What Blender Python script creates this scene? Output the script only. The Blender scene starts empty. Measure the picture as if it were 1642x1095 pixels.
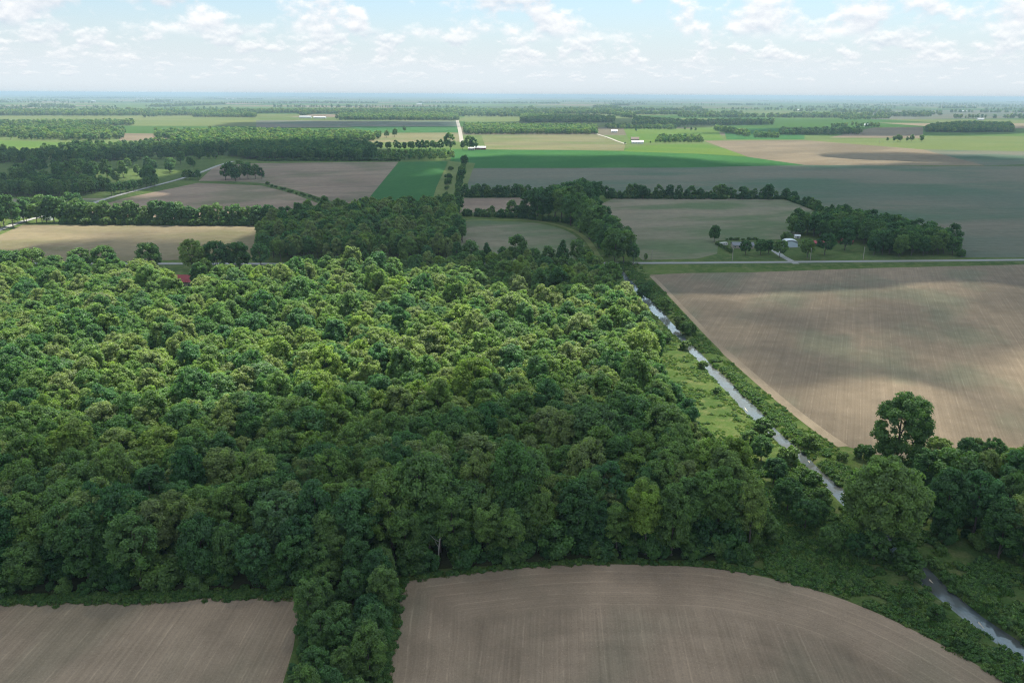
import bpy, math, random
import numpy as np
from mathutils import Matrix, Vector

# ------------------------------------------------------------------ camera
scene = bpy.context.scene
FPX, CX, CY, CAMH = 1277.0, 821.0, 547.5, 120.0
PITCH = math.atan((547.5 - 152.0) / FPX)
ROLL = 0.0052
fw = np.array([0, math.cos(PITCH), -math.sin(PITCH)])
r0 = np.array([1.0, 0, 0]); u0 = np.cross(r0, fw)
rt = r0 * math.cos(ROLL) + u0 * math.sin(ROLL)
up = -r0 * math.sin(ROLL) + u0 * math.cos(ROLL)
cam = bpy.data.cameras.new('camera')
cam.sensor_width = 36.0
cam.lens = 36.0 * FPX / 1642.0
cam.clip_start = 1.0
cam.clip_end = 200000.0
camo = bpy.data.objects.new('camera', cam)
M = Matrix.Identity(4)
for i in range(3):
    M[i][0] = rt[i]; M[i][1] = up[i]; M[i][2] = -fw[i]
M[2][3] = CAMH
camo.matrix_world = M
scene.collection.objects.link(camo)
scene.camera = camo

# ------------------------------------------------------------------ sun, sky, exposure
SUN_EL, SUN_AZ = math.radians(63), math.radians(24)     # azimuth measured from +Y towards +X
SUN_DIR = Vector((math.cos(SUN_EL) * math.sin(SUN_AZ), math.cos(SUN_EL) * math.cos(SUN_AZ), math.sin(SUN_EL)))
sl = bpy.data.lights.new('sun', 'SUN')
sl.energy = 5.0
sl.angle = math.radians(0.5)
sl.color = (1.0, 0.92, 0.76)
so = bpy.data.objects.new('sun', sl)
so.rotation_euler = SUN_DIR.to_track_quat('Z', 'Y').to_euler()
so.location = (0, 0, 3000)
scene.collection.objects.link(so)

scene.view_settings.view_transform = 'Standard'
scene.view_settings.look = 'None'
scene.view_settings.gamma = 1.0
scene.view_settings.exposure = 0.92
scene.cycles.max_bounces = 7
scene.cycles.diffuse_bounces = 5
scene.cycles.glossy_bounces = 2
scene.cycles.transmission_bounces = 3
scene.cycles.volume_bounces = 0
scene.cycles.transparent_max_bounces = 12
scene.cycles.use_denoising = True
scene.cycles.denoising_prefilter = 'NONE'
scene.cycles.filter_width = 1.15


class NT:
    """small helper round a node tree"""
    def __init__(self, tree):
        self.t = tree
        tree.nodes.clear()

    def n(self, typ, **kw):
        nd = self.t.nodes.new(typ)
        for k, v in kw.items():
            if k == 'inp':
                for kk, vv in v.items():
                    if isinstance(vv, bpy.types.NodeSocket):
                        self.t.links.new(vv, nd.inputs[kk])
                    else:
                        nd.inputs[kk].default_value = vv
            else:
                setattr(nd, k, v)
        return nd

    def math(self, op, a, b=None, c=None, clamp=False):
        nd = self.n('ShaderNodeMath', operation=op, use_clamp=clamp)
        for i, v in enumerate((a, b, c)):
            if v is None:
                continue
            if isinstance(v, bpy.types.NodeSocket):
                self.t.links.new(v, nd.inputs[i])
            else:
                nd.inputs[i].default_value = v
        return nd.outputs[0]

    def mix(self, fac, a, b, blend='MIX'):
        nd = self.n('ShaderNodeMixRGB', blend_type=blend)
        for i, v in enumerate((fac, a, b)):
            if isinstance(v, bpy.types.NodeSocket):
                self.t.links.new(v, nd.inputs[i])
            elif i == 0:
                nd.inputs[0].default_value = v
            else:
                nd.inputs[i].default_value = (v[0], v[1], v[2], 1)
        return nd.outputs[0]

    def ramp(self, fac, stops, interp='LINEAR'):
        nd = self.n('ShaderNodeValToRGB')
        cr = nd.color_ramp
        cr.interpolation = interp
        while len(cr.elements) < len(stops):
            cr.elements.new(0.5)
        for e, (p, c) in zip(cr.elements, stops):
            e.position = p
            e.color = (c[0], c[1], c[2], 1) if not isinstance(c, (int, float)) else (c, c, c, 1)
        self.t.links.new(fac, nd.inputs[0])
        return nd.outputs[0]

    def smooth(self, v, lo, hi):
        nd = self.n('ShaderNodeMapRange', interpolation_type='SMOOTHSTEP', inp={0: v, 1: lo, 2: hi, 3: 0.0, 4: 1.0})
        return nd.outputs[0]

    def noise(self, vec, scale, detail=3.0, rough=0.5, distortion=0.0):
        nd = self.n('ShaderNodeTexNoise', inp={'Vector': vec, 'Scale': scale, 'Detail': detail, 'Roughness': rough, 'Distortion': distortion})
        return nd.outputs[0]

    def comb(self, x, y, z=0.0):
        return self.n('ShaderNodeCombineXYZ', inp={0: x, 1: y, 2: z}).outputs[0]

    def link(self, a, b):
        self.t.links.new(a, b)


world = bpy.data.worlds.new('World')
scene.world = world
world.use_nodes = True
w = NT(world.node_tree)
sky = w.n('ShaderNodeTexSky', sky_type='NISHITA', sun_disc=False, sun_elevation=SUN_EL, sun_rotation=SUN_AZ,
          altitude=100.0, air_density=1.0, dust_density=1.6, ozone_density=1.5)
tc = w.n('ShaderNodeTexCoord')
sep = w.n('ShaderNodeSeparateXYZ', inp={0: tc.outputs['Generated']})
X, Y, Z = sep.outputs[0], sep.outputs[1], sep.outputs[2]
az = w.math('ARCTAN2', X, Y)
el = w.math('ARCSINE', w.math('MINIMUM', w.math('MAXIMUM', Z, -0.999), 0.999))


def cloud_layer(seed, sc, lo, hi, e0, e1, e2, e3, vs=2.4):
    """one belt of cumulus: seen smaller the lower it stands above the horizon"""
    v = w.math('MULTIPLY', el, sc * vs)
    p = w.comb(w.math('MULTIPLY', az, sc), v, seed)
    p2 = w.comb(w.math('MULTIPLY', az, sc), w.math('ADD', v, 0.16), seed)
    n1 = w.noise(p, 1.0, 7.0, 0.56)
    n2 = w.noise(p2, 1.0, 4.0, 0.5)
    a = w.smooth(n1, lo, hi)
    m = w.math('MULTIPLY', w.smooth(el, e0, e1), w.math('SUBTRACT', 1.0, w.smooth(el, e2, e3)))
    a = w.math('MULTIPLY', a, m)
    lit = w.math('ADD', 0.62, w.math('MULTIPLY', w.math('SUBTRACT', n1, n2), 4.2), clamp=True)
    return a, lit


r_ = math.radians
layers = [cloud_layer(3.1, 46, .50, .64, r_(.5), r_(1.1), r_(1.9), r_(2.7), 2.6),
          cloud_layer(9.4, 30, .465, .61, r_(1.5), r_(2.4), r_(3.6), r_(4.4), 1.8),
          cloud_layer(21.7, 16, .445, .585, r_(3.2), r_(4.2), r_(7.5), r_(9.5), 1.6),
          cloud_layer(33.3, 6.5, .40, .58, r_(7.5), r_(11), r_(80), r_(95), 1.7)]
CLOUD_W, CLOUD_G = (5.9, 5.85, 5.8), (3.35, 3.75, 4.35)
bg = sky.outputs[0]
# pale high veil that thickens towards the horizon
veil = w.math('MULTIPLY', w.math('SUBTRACT', 1.0, w.smooth(el, r_(-1), r_(7.5))), 0.92)
veil = w.math('ADD', veil, 0.30, clamp=True)
bg = w.mix(1.0, bg, (.62, .80, .88), 'MULTIPLY')
bg = w.mix(veil, bg, (4.2, 4.62, 4.9))
for i, (a, lit) in enumerate(layers):
    c = w.mix(lit, CLOUD_G, CLOUD_W)
    bg = w.mix(w.math('MULTIPLY', a, (0.40, 0.66, 0.88, 0.80)[i]), bg, c)
bgn = w.n('ShaderNodeBackground', inp={0: bg, 1: 0.10})
wo = w.n('ShaderNodeOutputWorld')
w.link(bgn.outputs[0], wo.inputs[0])
world.cycles.sampling_method = 'MANUAL'
world.cycles.sample_map_resolution = 512

# ------------------------------------------------------------------ helpers
rng = np.random.default_rng(11)
random.seed(5)
COL = scene.collection


def G(x, y, z=0.0):
    d = fw * FPX + rt * (x - CX) - up * (y - CY)
    t = (z - CAMH) / d[2]
    return np.array([d[0] * t, d[1] * t])


def GP(pts):
    return np.array([G(*p) for p in pts])


def smoothstep(x, a, b):
    t = np.clip((x - a) / (b - a), 0, 1)
    return t * t * (3 - 2 * t)


def sdf(P, poly):
    """signed distance, positive inside"""
    P = np.asarray(P, float).reshape(-1, 2)
    best = np.full(len(P), 1e18)
    inside = np.zeros(len(P), bool)
    n = len(poly)
    for i in range(n):
        a, b = poly[i], poly[(i + 1) % n]
        e = b - a
        wv = P - a
        t = np.clip((wv @ e) / max(e @ e, 1e-9), 0, 1)
        d = wv - t[:, None] * e
        best = np.minimum(best, (d * d).sum(1))
        c = ((a[1] > P[:, 1]) != (b[1] > P[:, 1])) & (P[:, 0] < (b[0] - a[0]) * (P[:, 1] - a[1]) / (b[1] - a[1] + 1e-12) + a[0])
        inside ^= c
    return np.where(inside, 1, -1) * np.sqrt(best)


def vnoise(P, scale, seed=0):
    """smooth value noise on 2-D points, 0..1"""
    Q = np.asarray(P) / scale
    i = np.floor(Q).astype(np.int64)
    f = Q - i
    f = f * f * (3 - 2 * f)

    def h(a, b):
        v = np.sin(a * 127.1 + b * 311.7 + seed * 74.7) * 43758.5453
        return v - np.floor(v)
    a = h(i[:, 0], i[:, 1]); b = h(i[:, 0] + 1, i[:, 1]); c = h(i[:, 0], i[:, 1] + 1); d = h(i[:, 0] + 1, i[:, 1] + 1)
    return (a * (1 - f[:, 0]) + b * f[:, 0]) * (1 - f[:, 1]) + (c * (1 - f[:, 0]) + d * f[:, 0]) * f[:, 1]


def smooth_line(pts, n=8, closed=False):
    """Catmull-Rom through points"""
    pts = [np.array(p, float) for p in pts]
    m = len(pts)
    out = []
    rngi = range(m if closed else m - 1)
    for i in rngi:
        if closed:
            p0, p1, p2, p3 = pts[(i - 1) % m], pts[i], pts[(i + 1) % m], pts[(i + 2) % m]
        else:
            p0, p1, p2, p3 = pts[max(i - 1, 0)], pts[i], pts[i + 1], pts[min(i + 2, m - 1)]
        for k in range(n):
            t = k / n
            out.append(0.5 * ((2 * p1) + (-p0 + p2) * t + (2 * p0 - 5 * p1 + 4 * p2 - p3) * t * t + (-p0 + 3 * p1 - 3 * p2 + p3) * t ** 3))
    if not closed:
        out.append(pts[-1])
    return np.array(out)


def mesh_np(name, V, faces, mats=(), mat_idx=None, attrs=None, smooth=False):
    me = bpy.data.meshes.new(name)
    V = np.asarray(V, np.float32)
    if isinstance(faces, np.ndarray):
        k = faces.shape[1]
        me.vertices.add(len(V)); me.vertices.foreach_set('co', V.ravel())
        me.loops.add(faces.size); me.loops.foreach_set('vertex_index', faces.astype(np.int32).ravel())
        me.polygons.add(len(faces))
        me.polygons.foreach_set('loop_start', np.arange(0, faces.size, k, dtype=np.int32))
        me.polygons.foreach_set('loop_total', np.full(len(faces), k, np.int32))
    else:
        me.from_pydata([tuple(map(float, v)) for v in V], [], [tuple(map(int, f)) for f in faces])
    for m in mats:
        me.materials.append(m)
    if mat_idx is not None:
        me.polygons.foreach_set('material_index', np.asarray(mat_idx, np.int32))
    if smooth:
        me.polygons.foreach_set('use_smooth', np.ones(len(me.polygons), bool))
    for k, v in (attrs or {}).items():
        at = me.attributes.new(k, 'FLOAT', 'POINT')
        at.data.foreach_set('value', np.asarray(v, np.float32))
    me.update(calc_edges=True)
    me.validate()
    return me


def link(name, me, parent=None, **props):
    o = bpy.data.objects.new(name, me)
    COL.objects.link(o)
    if parent:
        o.parent = parent
    for k, v in props.items():
        o[k] = v
    return o


def empty(name, loc, rz=0.0, s=1.0, **props):
    o = bpy.data.objects.new(name, None)
    COL.objects.link(o)
    o.location = loc
    o.rotation_euler = (0, 0, rz)
    o.scale = (s, s, s) if not isinstance(s, tuple) else s
    o.empty_display_size = 0.5
    for k, v in props.items():
        o[k] = v
    return o


def new_mat(name):
    m = bpy.data.materials.new(name)
    m.use_nodes = True
    return m, NT(m.node_tree)


def out_surface(t, sh):
    o = t.n('ShaderNodeOutputMaterial')
    t.link(sh, o.inputs[0])


# ------------------------------------------------------------------ materials
def plain(name, col, rough=0.7, var=0.15, scale=1.5, metallic=0.0):
    m, t = new_mat(name)
    tcn = t.n('ShaderNodeTexCoord')
    n = t.noise(tcn.outputs['Object'], scale, 5, 0.6)
    f = t.math('ADD', 1 - var, t.math('MULTIPLY', n, 2 * var))
    c = t.mix(1.0, col, t.comb(f, f, f), 'MULTIPLY')
    b = t.n('ShaderNodeBsdfPrincipled', inp={'Base Color': c, 'Roughness': rough, 'Metallic': metallic})
    out_surface(t, b.outputs[0])
    return m


def leaf_mat(name, stops, trans=0.32):
    m, t = new_mat(name)
    oi = t.n('ShaderNodeObjectInfo')
    col = t.ramp(oi.outputs['Random'], stops)
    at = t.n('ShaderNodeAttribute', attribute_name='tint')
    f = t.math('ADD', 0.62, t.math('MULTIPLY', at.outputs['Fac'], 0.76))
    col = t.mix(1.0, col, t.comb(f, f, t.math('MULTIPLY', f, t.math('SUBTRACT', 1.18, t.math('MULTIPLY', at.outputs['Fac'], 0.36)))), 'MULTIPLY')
    geo = t.n('ShaderNodeNewGeometry')
    d = t.n('ShaderNodeBsdfDiffuse', inp={0: col})
    tr = t.n('ShaderNodeBsdfTranslucent', inp={0: t.mix(1.0, col, (1.25, 1.35, 0.7), 'MULTIPLY')})
    mx = t.n('ShaderNodeMixShader', inp={0: trans})
    t.link(d.outputs[0], mx.inputs[1]); t.link(tr.outputs[0], mx.inputs[2])
    gl = t.n('ShaderNodeBsdfGlossy', inp={0: (0.9, 0.95, 1, 1), 'Roughness': 0.5})
    mx2 = t.n('ShaderNodeMixShader', inp={0: 0.02})
    t.link(mx.outputs[0], mx2.inputs[1]); t.link(gl.outputs[0], mx2.inputs[2])
    out_surface(t, mx2.outputs[0])
    return m


LEAF = leaf_mat('leaves', [(0.0, (.058, .165, .050)), (.14, (.112, .225, .058)), (.30, (.178, .280, .064)),
                           (.46, (.074, .192, .070)), (.60, (.162, .268, .070)), (.74, (.225, .300, .096)), (.86, (.222, .290, .112)), (.93, (.215, .325, .056)), (1.0, (.110, .215, .092))], 0.45)
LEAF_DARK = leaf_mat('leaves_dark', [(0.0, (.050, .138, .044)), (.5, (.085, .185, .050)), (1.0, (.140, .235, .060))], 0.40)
LEAF_BUSH = leaf_mat('leaves_bush', [(0.0, (.060, .135, .032)), (.5, (.080, .165, .038)), (1.0, (.125, .200, .048))], 0.35)
GRASS_BLADE = leaf_mat('grass_blades', [(0.0, (.085, .155, .034)), (.5, (.120, .190, .042)), (1.0, (.165, .200, .062))], 0.3)
BARK = plain('bark', (.11, .095, .08), .9, .35, 3)
BARK_PALE = plain('bark_pale', (.42, .39, .34), .9, .25, 3)


def soil(name, c1, c2, ang=0.0, green=None, gamt=0.0, patch=60.0, row=1.0, edge=False, streak=0.30, patch_lo=.38, patch_hi=.62, gl=.45):
    m, t = new_mat(name)
    geo = t.n('ShaderNodeNewGeometry')
    mp = t.n('ShaderNodeVectorRotate', rotation_type='Z_AXIS', inp={'Vector': geo.outputs['Position'], 'Angle': ang})
    sp = t.n('ShaderNodeSeparateXYZ', inp={0: mp.outputs[0]})
    x, y = sp.outputs[0], sp.outputs[1]
    pos = geo.outputs['Position']
    stretched = t.comb(t.math('MULTIPLY', x, 1.0 / patch), t.math('MULTIPLY', y, 0.45 / patch), 3.7)
    p1 = t.smooth(t.noise(stretched, 1.0, 5, .55, .6), patch_lo, patch_hi)
    col = t.mix(p1, c1, c2)
    p2 = t.noise(pos, 0.11, 5, .62)
    if green:
        gm = t.smooth(t.noise(t.comb(t.math('MULTIPLY', x, 1.6 / patch), t.math('MULTIPLY', y, 0.8 / patch), 9.1), 1.0, 4, .5), gl, gl + .22)
        col = t.mix(t.math('MULTIPLY', gm, gamt), col, green)
    s1 = t.noise(t.comb(t.math('MULTIPLY', x, 1.25 / row), t.math('MULTIPLY', y, 0.012), 0.3), 1.0, 3, .6)
    if edge:
        at = t.n('ShaderNodeAttribute', attribute_name='edge')
        e = at.outputs['Fac']
        wob = t.math('MULTIPLY', t.math('SUBTRACT', t.noise(pos, 0.05, 2, .5), .5), 3.0)
        s2 = t.noise(t.comb(t.math('MULTIPLY', t.math('ADD', e, wob), 1.25 / row), 0.0, 5.0), 1.0, 3, .6)
        k = t.smooth(t.math('ADD', e, t.math('MULTIPLY', wob, 2.0)), 16.0, 22.0)
        ring = t.math('MULTIPLY', t.noise(t.comb(t.math('MULTIPLY', e, .28), 0.0, 1.0), 1.0, 2, .5), .5)
        s1 = t.math('ADD', t.math('MULTIPLY', s1, k), t.math('MULTIPLY', s2, t.math('SUBTRACT', 1.0, k)))
        s1 = t.math('ADD', s1, t.math('SUBTRACT', ring, .25))
    fine = t.noise(pos, 1.7, 3, .7)
    clod = t.math('MULTIPLY', t.smooth(t.noise(pos, 2.6, 2, .6), .60, .72), -.30)
    fine = t.math('ADD', fine, clod)
    f = t.math('ADD', t.math('MULTIPLY', t.math('SUBTRACT', s1, .5), streak * 2), t.math('MULTIPLY', t.math('SUBTRACT', p2, .5), .55))
    f = t.math('ADD', f, t.math('MULTIPLY', t.math('SUBTRACT', fine, .5), .5))
    # wheel marks of each pass and pale crop residue
    acc = e if edge else x
    px_ = t.math('FRACT', t.math('MULTIPLY', t.math('ADD', x, t.math('MULTIPLY', p2, 1.2)), 1 / 4.6))
    trk = t.smooth(t.math('ABSOLUTE', t.math('SUBTRACT', px_, .5)), .44, .49)
    if edge:
        pe_ = t.math('FRACT', t.math('MULTIPLY', t.math('ADD', e, t.math('MULTIPLY', p2, 2.0)), 1 / 4.6))
        tre = t.smooth(t.math('ABSOLUTE', t.math('SUBTRACT', pe_, .5)), .44, .49)
        trk = t.math('ADD', t.math('MULTIPLY', trk, k), t.math('MULTIPLY', tre, t.math('SUBTRACT', 1.0, k)))
    f = t.math('ADD', f, t.math('MULTIPLY', t.math('MULTIPLY', trk, t.smooth(p2, .40, .62)), .22 if row < 1 else 0.0))
    res = t.math('MULTIPLY', t.smooth(t.noise(pos, 3.6, 2, .6), .64, .72), .45 if row < 1 else 0.0)
    f = t.math('ADD', f, res)
    f = t.math('MAXIMUM', t.math('ADD', f, 1.0), 0.35)
    col = t.mix(1.0, col, t.comb(f, f, f), 'MULTIPLY')
    d = t.n('ShaderNodeBsdfDiffuse', inp={0: col, 1: 0.6})
    out_surface(t, d.outputs[0])
    return m


def grass(name, c1, c2, c3, far=False):
    m, t = new_mat(name)
    geo = t.n('ShaderNodeNewGeometry')
    pos = geo.outputs['Position']
    a = t.smooth(t.noise(pos, 0.02, 5, .6), .35, .65)
    b = t.smooth(t.noise(pos, 0.16, 5, .65), .42, .7)
    c = t.noise(pos, 1.4, 4, .7)
    col = t.mix(b, t.mix(a, c1, c2), c3)
    f = t.math('ADD', .25, t.math('MULTIPLY', c, 1.5))
    col = t.mix(1.0, col, t.comb(f, f, f), 'MULTIPLY')
    if far:      # beyond the traced fields the plain goes on as a patchwork of crops on the land-survey grid
        mp = t.n('ShaderNodeVectorRotate', rotation_type='Z_AXIS', inp={'Vector': pos, 'Angle': -0.055})
        sp = t.n('ShaderNodeSeparateXYZ', inp={0: mp.outputs[0]})
        row_ = t.math('FLOOR', t.math('MULTIPLY', sp.outputs[1], 1 / 640.0))
        wn0 = t.n('ShaderNodeTexWhiteNoise', noise_dimensions='1D', inp={'W': row_})
        cx = t.math('FLOOR', t.math('ADD', t.math('MULTIPLY', sp.outputs[0], 1 / 900.0), t.math('MULTIPLY', wn0.outputs[0], 7.0)))
        wn = t.n('ShaderNodeTexWhiteNoise', noise_dimensions='2D', inp={'Vector': t.comb(cx, row_, 0.0)})
        pc = t.ramp(wn.outputs[0], [(0, (.055, .115, .030)), (.2, (.085, .145, .040)), (.42, (.130, .160, .060)), (.55, (.070, .105, .045)),
                                    (.68, (.200, .165, .120)), (.8, (.110, .150, .055)), (.9, (.150, .135, .095)), (.95, (.23, .19, .13))], 'CONSTANT')
        pf = t.math('ADD', .75, t.math('MULTIPLY', t.noise(pos, .004, 4, .6), .5))
        pc = t.mix(1.0, pc, t.comb(pf, pf, pf), 'MULTIPLY')
        far_f = t.smooth(sp.outputs[1], 1650.0, 1700.0)
        col = t.mix(far_f, col, pc)
    d = t.n('ShaderNodeBsdfDiffuse', inp={0: col, 1: 0.5})
    out_surface(t, d.outputs[0])
    return m


GROUND = grass('ground_grass', (.060, .105, .030), (.095, .140, .040), (.130, .150, .060), far=True)
LAWN = grass('lawn', (.060, .100, .034), (.085, .128, .042), (.120, .145, .058))
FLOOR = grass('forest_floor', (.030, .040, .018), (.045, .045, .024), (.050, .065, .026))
ROADM = plain('road_surface', (.21, .21, .205), .9, .12, .12)
GRAVEL = plain('gravel_track', (.27, .25, .21), .95, .15, .2)
CONCRETE = plain('concrete', (.26, .26, .245), .9, .12, .4)

# ------------------------------------------------------------------ the ditch line and the ground sheet
DITCH = np.array([(128., 100.), (122.5, 128.), (117.1, 152.9), (112.6, 165.4), (109.6, 180.), (107.6, 200.), (105.6, 221.), (104., 240.),
                  (98.9, 273.4), (96.3, 302.8), (93.1, 340.8), (89.5, 384.2), (85.8, 440.3), (80.6, 510.), (77.5, 560.), (73., 620.)])


def xd(y):
    return np.interp(y, DITCH[:, 1], DITCH[:, 0])


def half_width(y):
    return 1.8 + 0.4 * np.sin(np.asarray(y) * 0.045) + 0.35 * np.sin(np.asarray(y) * 0.17 + 1)


BIG = 72000.0
ys = np.concatenate([[-BIG, -20000, -3000, -500, 0, 60], np.arange(90, 596, 4.0), [600, 640, 900, 1500, 3000, 6000, 12000, 25000, 45000, BIG]])
us = np.array([-BIG, -15000, -3000, -600, -150, -40, -16, -8, -6, -4.6, -3.2, -2.2, 0, 2.2, 3.2, 4.6, 6, 8, 16, 40, 150, 600, 3000, 15000, BIG])
V, prof = [], []
for y in ys:
    dep = 1.8 * smoothstep(np.array([y]), 60, 110)[0] * (1 - smoothstep(np.array([y]), 580, 598)[0])
    hw = half_width(y)
    for u_ in us:
        a = abs(u_) - (hw - 0.6)
        z = -dep * (1 - smoothstep(np.array([a]), 0.0, 3.4)[0])
        off = float(xd(y)) if abs(u_) < 1000 else 0.0
        V.append((u_ + off, y, z))
nu = len(us)
Fq = np.array([(j * nu + i, j * nu + i + 1, (j + 1) * nu + i + 1, (j + 1) * nu + i) for j in range(len(ys) - 1) for i in range(nu - 1)])
link('ground', mesh_np('ground', V, Fq, [GROUND], smooth=False), kind='structure')

# water
m, t = new_mat('stream_water')
geo = t.n('ShaderNodeNewGeometry')
nz = t.noise(geo.outputs['Position'], 0.9, 4, .6)
bp = t.n('ShaderNodeBump', inp={'Strength': 0.10, 'Distance': 0.3, 'Height': nz})
mud = t.mix(t.smooth(t.noise(geo.outputs['Position'], .12, 4, .6), .4, .65), (.085, .105, .115), (.075, .080, .074))
b = t.n('ShaderNodeBsdfPrincipled', inp={'Base Color': mud, 'Roughness': 0.06, 'IOR': 1.33, 'Normal': bp.outputs[0], 'Specular IOR Level': 0.9})
out_surface(t, b.outputs[0])
wy = np.arange(92, 594, 3.0)
wv = []
for y in wy:
    wv += [(xd(y) - 4.2, y, -1.1), (xd(y) + 4.2, y, -1.1)]
link('stream', mesh_np('stream', wv, np.array([(2 * i, 2 * i + 1, 2 * i + 3, 2 * i + 2) for i in range(len(wy) - 1)]), [m]), kind='structure')
# pale gravel bars showing in the shallow bed
BARM = plain('sand_bar', (.40, .35, .27), .95, .25, .8)
for (yb, ub, lb, wb) in [(181, .6, 3.2, .8), (190, -1.0, 2.6, .8), (163, -.4, 4.5, .7), (228, 1.3, 4, .8), (300, -1.7, 7, .7), (252, 1.2, 3, .7), (498, -2, 6, .9)]:
    n = 18
    pv = [(xd(yb) + ub, yb, -1.02)]
    for k in range(n):
        a = 2 * math.pi * k / n
        rr = 1 + .25 * math.sin(3 * a + yb) + .15 * math.sin(5 * a)
        pv.append((xd(yb) + ub + wb * rr * math.cos(a), yb + lb * rr * math.sin(a), -1.3))
    link('gravel_bar', mesh_np('gravel_bar', pv, [(0, 1 + k, 1 + (k + 1) % n) for k in range(n)], [BARM], smooth=True), kind='structure')

# ------------------------------------------------------------------ fields and roads
_zoff = [0.02]


def sheet(name, pts, mat, dz=0.004, ground=True, z=None):
    P = GP(pts) if ground else np.asarray(pts, float)
    _zoff[0] += dz
    zz = _zoff[0] if z is None else z
    me = mesh_np(name, [(p[0], p[1], zz) for p in P], [tuple(range(len(P)))], [mat])
    if me.polygons and me.polygons[0].normal.z < 0:
        me.flip_normals()
    return link(name, me, kind='structure')


def strip(name, line, wd, mat, z, ground=True):
    P = GP(line) if ground else np.asarray(line, float)
    T = np.gradient(P, axis=0)
    T /= np.linalg.norm(T, axis=1)[:, None]
    Nn = np.stack([-T[:, 1], T[:, 0]], 1)
    wd = np.broadcast_to(np.asarray(wd, float), (len(P),))
    V = []
    for p, n, h in zip(P, Nn, wd):
        V += [(p[0] + n[0] * h / 2, p[1] + n[1] * h / 2, z), (p[0] - n[0] * h / 2, p[1] - n[1] * h / 2, z)]
    me = mesh_np(name, V, np.array([(2 * i + 1, 2 * i + 3, 2 * i + 2, 2 * i) for i in range(len(P) - 1)]), [mat])
    if me.polygons[0].normal.z < 0:
        me.flip_normals()
    return link(name, me, kind='structure')


GRID = 0.053     # the survey grid leans this much to the left
S_NEARL = soil('soil_near_left', (.238, .184, .130), (.305, .236, .166), GRID, (.19, .178, .120), .35, 40, .8, streak=.28)
S_NEAR = soil('soil_near', (.245, .188, .132), (.318, .242, .170), GRID, (.195, .175, .120), .45, 35, .8, edge=True, streak=.30)
S_RIGHT = soil('soil_right', (.200, .164, .120), (.255, .204, .146), 0.40, (.160, .165, .115), .7, 60, .8, streak=.26, patch_lo=.42, patch_hi=.66)
S_MID = soil('soil_mid', (.215, .165, .128), (.270, .208, .158), 1.2, (.11, .13, .07), .55, 90, 2.5, streak=.18)
S_MIDG = soil('soil_mid_green', (.165, .170, .112), (.235, .205, .150), 1.3, (.105, .148, .075), .9, 110, 2.5, streak=.16, gl=.40)
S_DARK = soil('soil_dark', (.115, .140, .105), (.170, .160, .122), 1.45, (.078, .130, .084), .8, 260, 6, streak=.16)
S_LEFT = soil('soil_left', (.185, .155, .105), (.235, .198, .125), 1.45, (.14, .145, .07), .5, 80, 2.5, streak=.14)
S_TAN = soil('soil_tan', (.165, .160, .090), (.205, .190, .105), 1.5, (.13, .165, .065), .7, 200, 8, streak=.12)
S_BROWN = soil('soil_brown', (.17, .14, .10), (.22, .178, .125), 1.0, None, 0, 160, 8, streak=.14)
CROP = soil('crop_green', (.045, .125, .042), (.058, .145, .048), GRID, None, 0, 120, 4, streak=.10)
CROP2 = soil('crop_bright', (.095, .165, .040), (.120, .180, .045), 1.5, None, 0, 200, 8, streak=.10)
CROP3 = soil('crop_pale', (.125, .165, .060), (.155, .180, .070), 1.5, None, 0, 250, 8, streak=.10)
SAND = soil('sandy_headland', (.25, .205, .150), (.31, .255, .180), 0.1, None, 0, 25, 1.5, streak=.15)

# left near field
sheet('field_near_left', [(-330, 985), (0, 966), (200, 962), (380, 957), (470, 957), (478, 990), (470, 1040), (452, 1100), (430, 1200), (-330, 1260)], S_NEARL)
# curved near field with a grid mesh so that the headland rows follow its edge
edge_px = smooth_line([(646, 932), (700, 926), (800, 914), (900, 906), (1010, 905), (1130, 910), (1230, 926), (1320, 950), (1400, 980), (1480, 1018), (1550, 1056), (1620, 1100), (1690, 1150)], 6)
F2 = np.vstack([GP(edge_px), GP([(1700, 1350), (560, 1350), (600, 1200), (622, 1090), (634, 1010)])])
h = 0.9
x0, y0 = F2.min(0) - 2; x1, y1 = F2.max(0) + 2
gx, gy = np.arange(x0, x1, h), np.arange(y0, y1, h)
PX, PY = np.meshgrid(gx, gy)
PG = np.stack([PX.ravel(), PY.ravel()], 1)
D = sdf(PG, F2)
gr = np.stack([sdf(PG + [.05, 0], F2) - D, sdf(PG + [0, .05], F2) - D], 1) / .05
out = (D < 0) & (D > -1.6 * h)
PG[out] += gr[out] * (-D[out])[:, None]
nx = len(gx)
q = np.array([(j * nx + i, j * nx + i + 1, (j + 1) * nx + i + 1, (j + 1) * nx + i) for j in range(len(gy) - 1) for i in range(nx - 1)])
ok = (D[q] > 0).any(1)
q = q[ok]
used, inv = np.unique(q, return_inverse=True)
link('field_near_curved', mesh_np('field_near_curved', np.column_stack([PG[used], np.full(len(used), .05)]), inv.reshape(q.shape), [S_NEAR], attrs={'edge': np.maximum(D[used], 0)}), kind='structure')

# right field along the ditch with its sandy headland
sheet('field_right', [(1042, 441), (1100, 438), (1200, 437), (1400, 430), (1660, 424), (1900, 420), (2100, 700), (1900, 740), (1660, 745), (1480, 738), (1400, 728), (1345, 712), (1262, 652), (1200, 600), (1150, 555), (1100, 503), (1065, 466)], S_RIGHT)
strip('sandy_strip', smooth_line([(1045, 443), (1066, 464), (1100, 500), (1150, 552), (1200, 597), (1262, 650), (1318, 693), (1352, 716)], 6), [3.2] * 20 + [4.5] * 23, SAND, 0.075)
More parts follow.
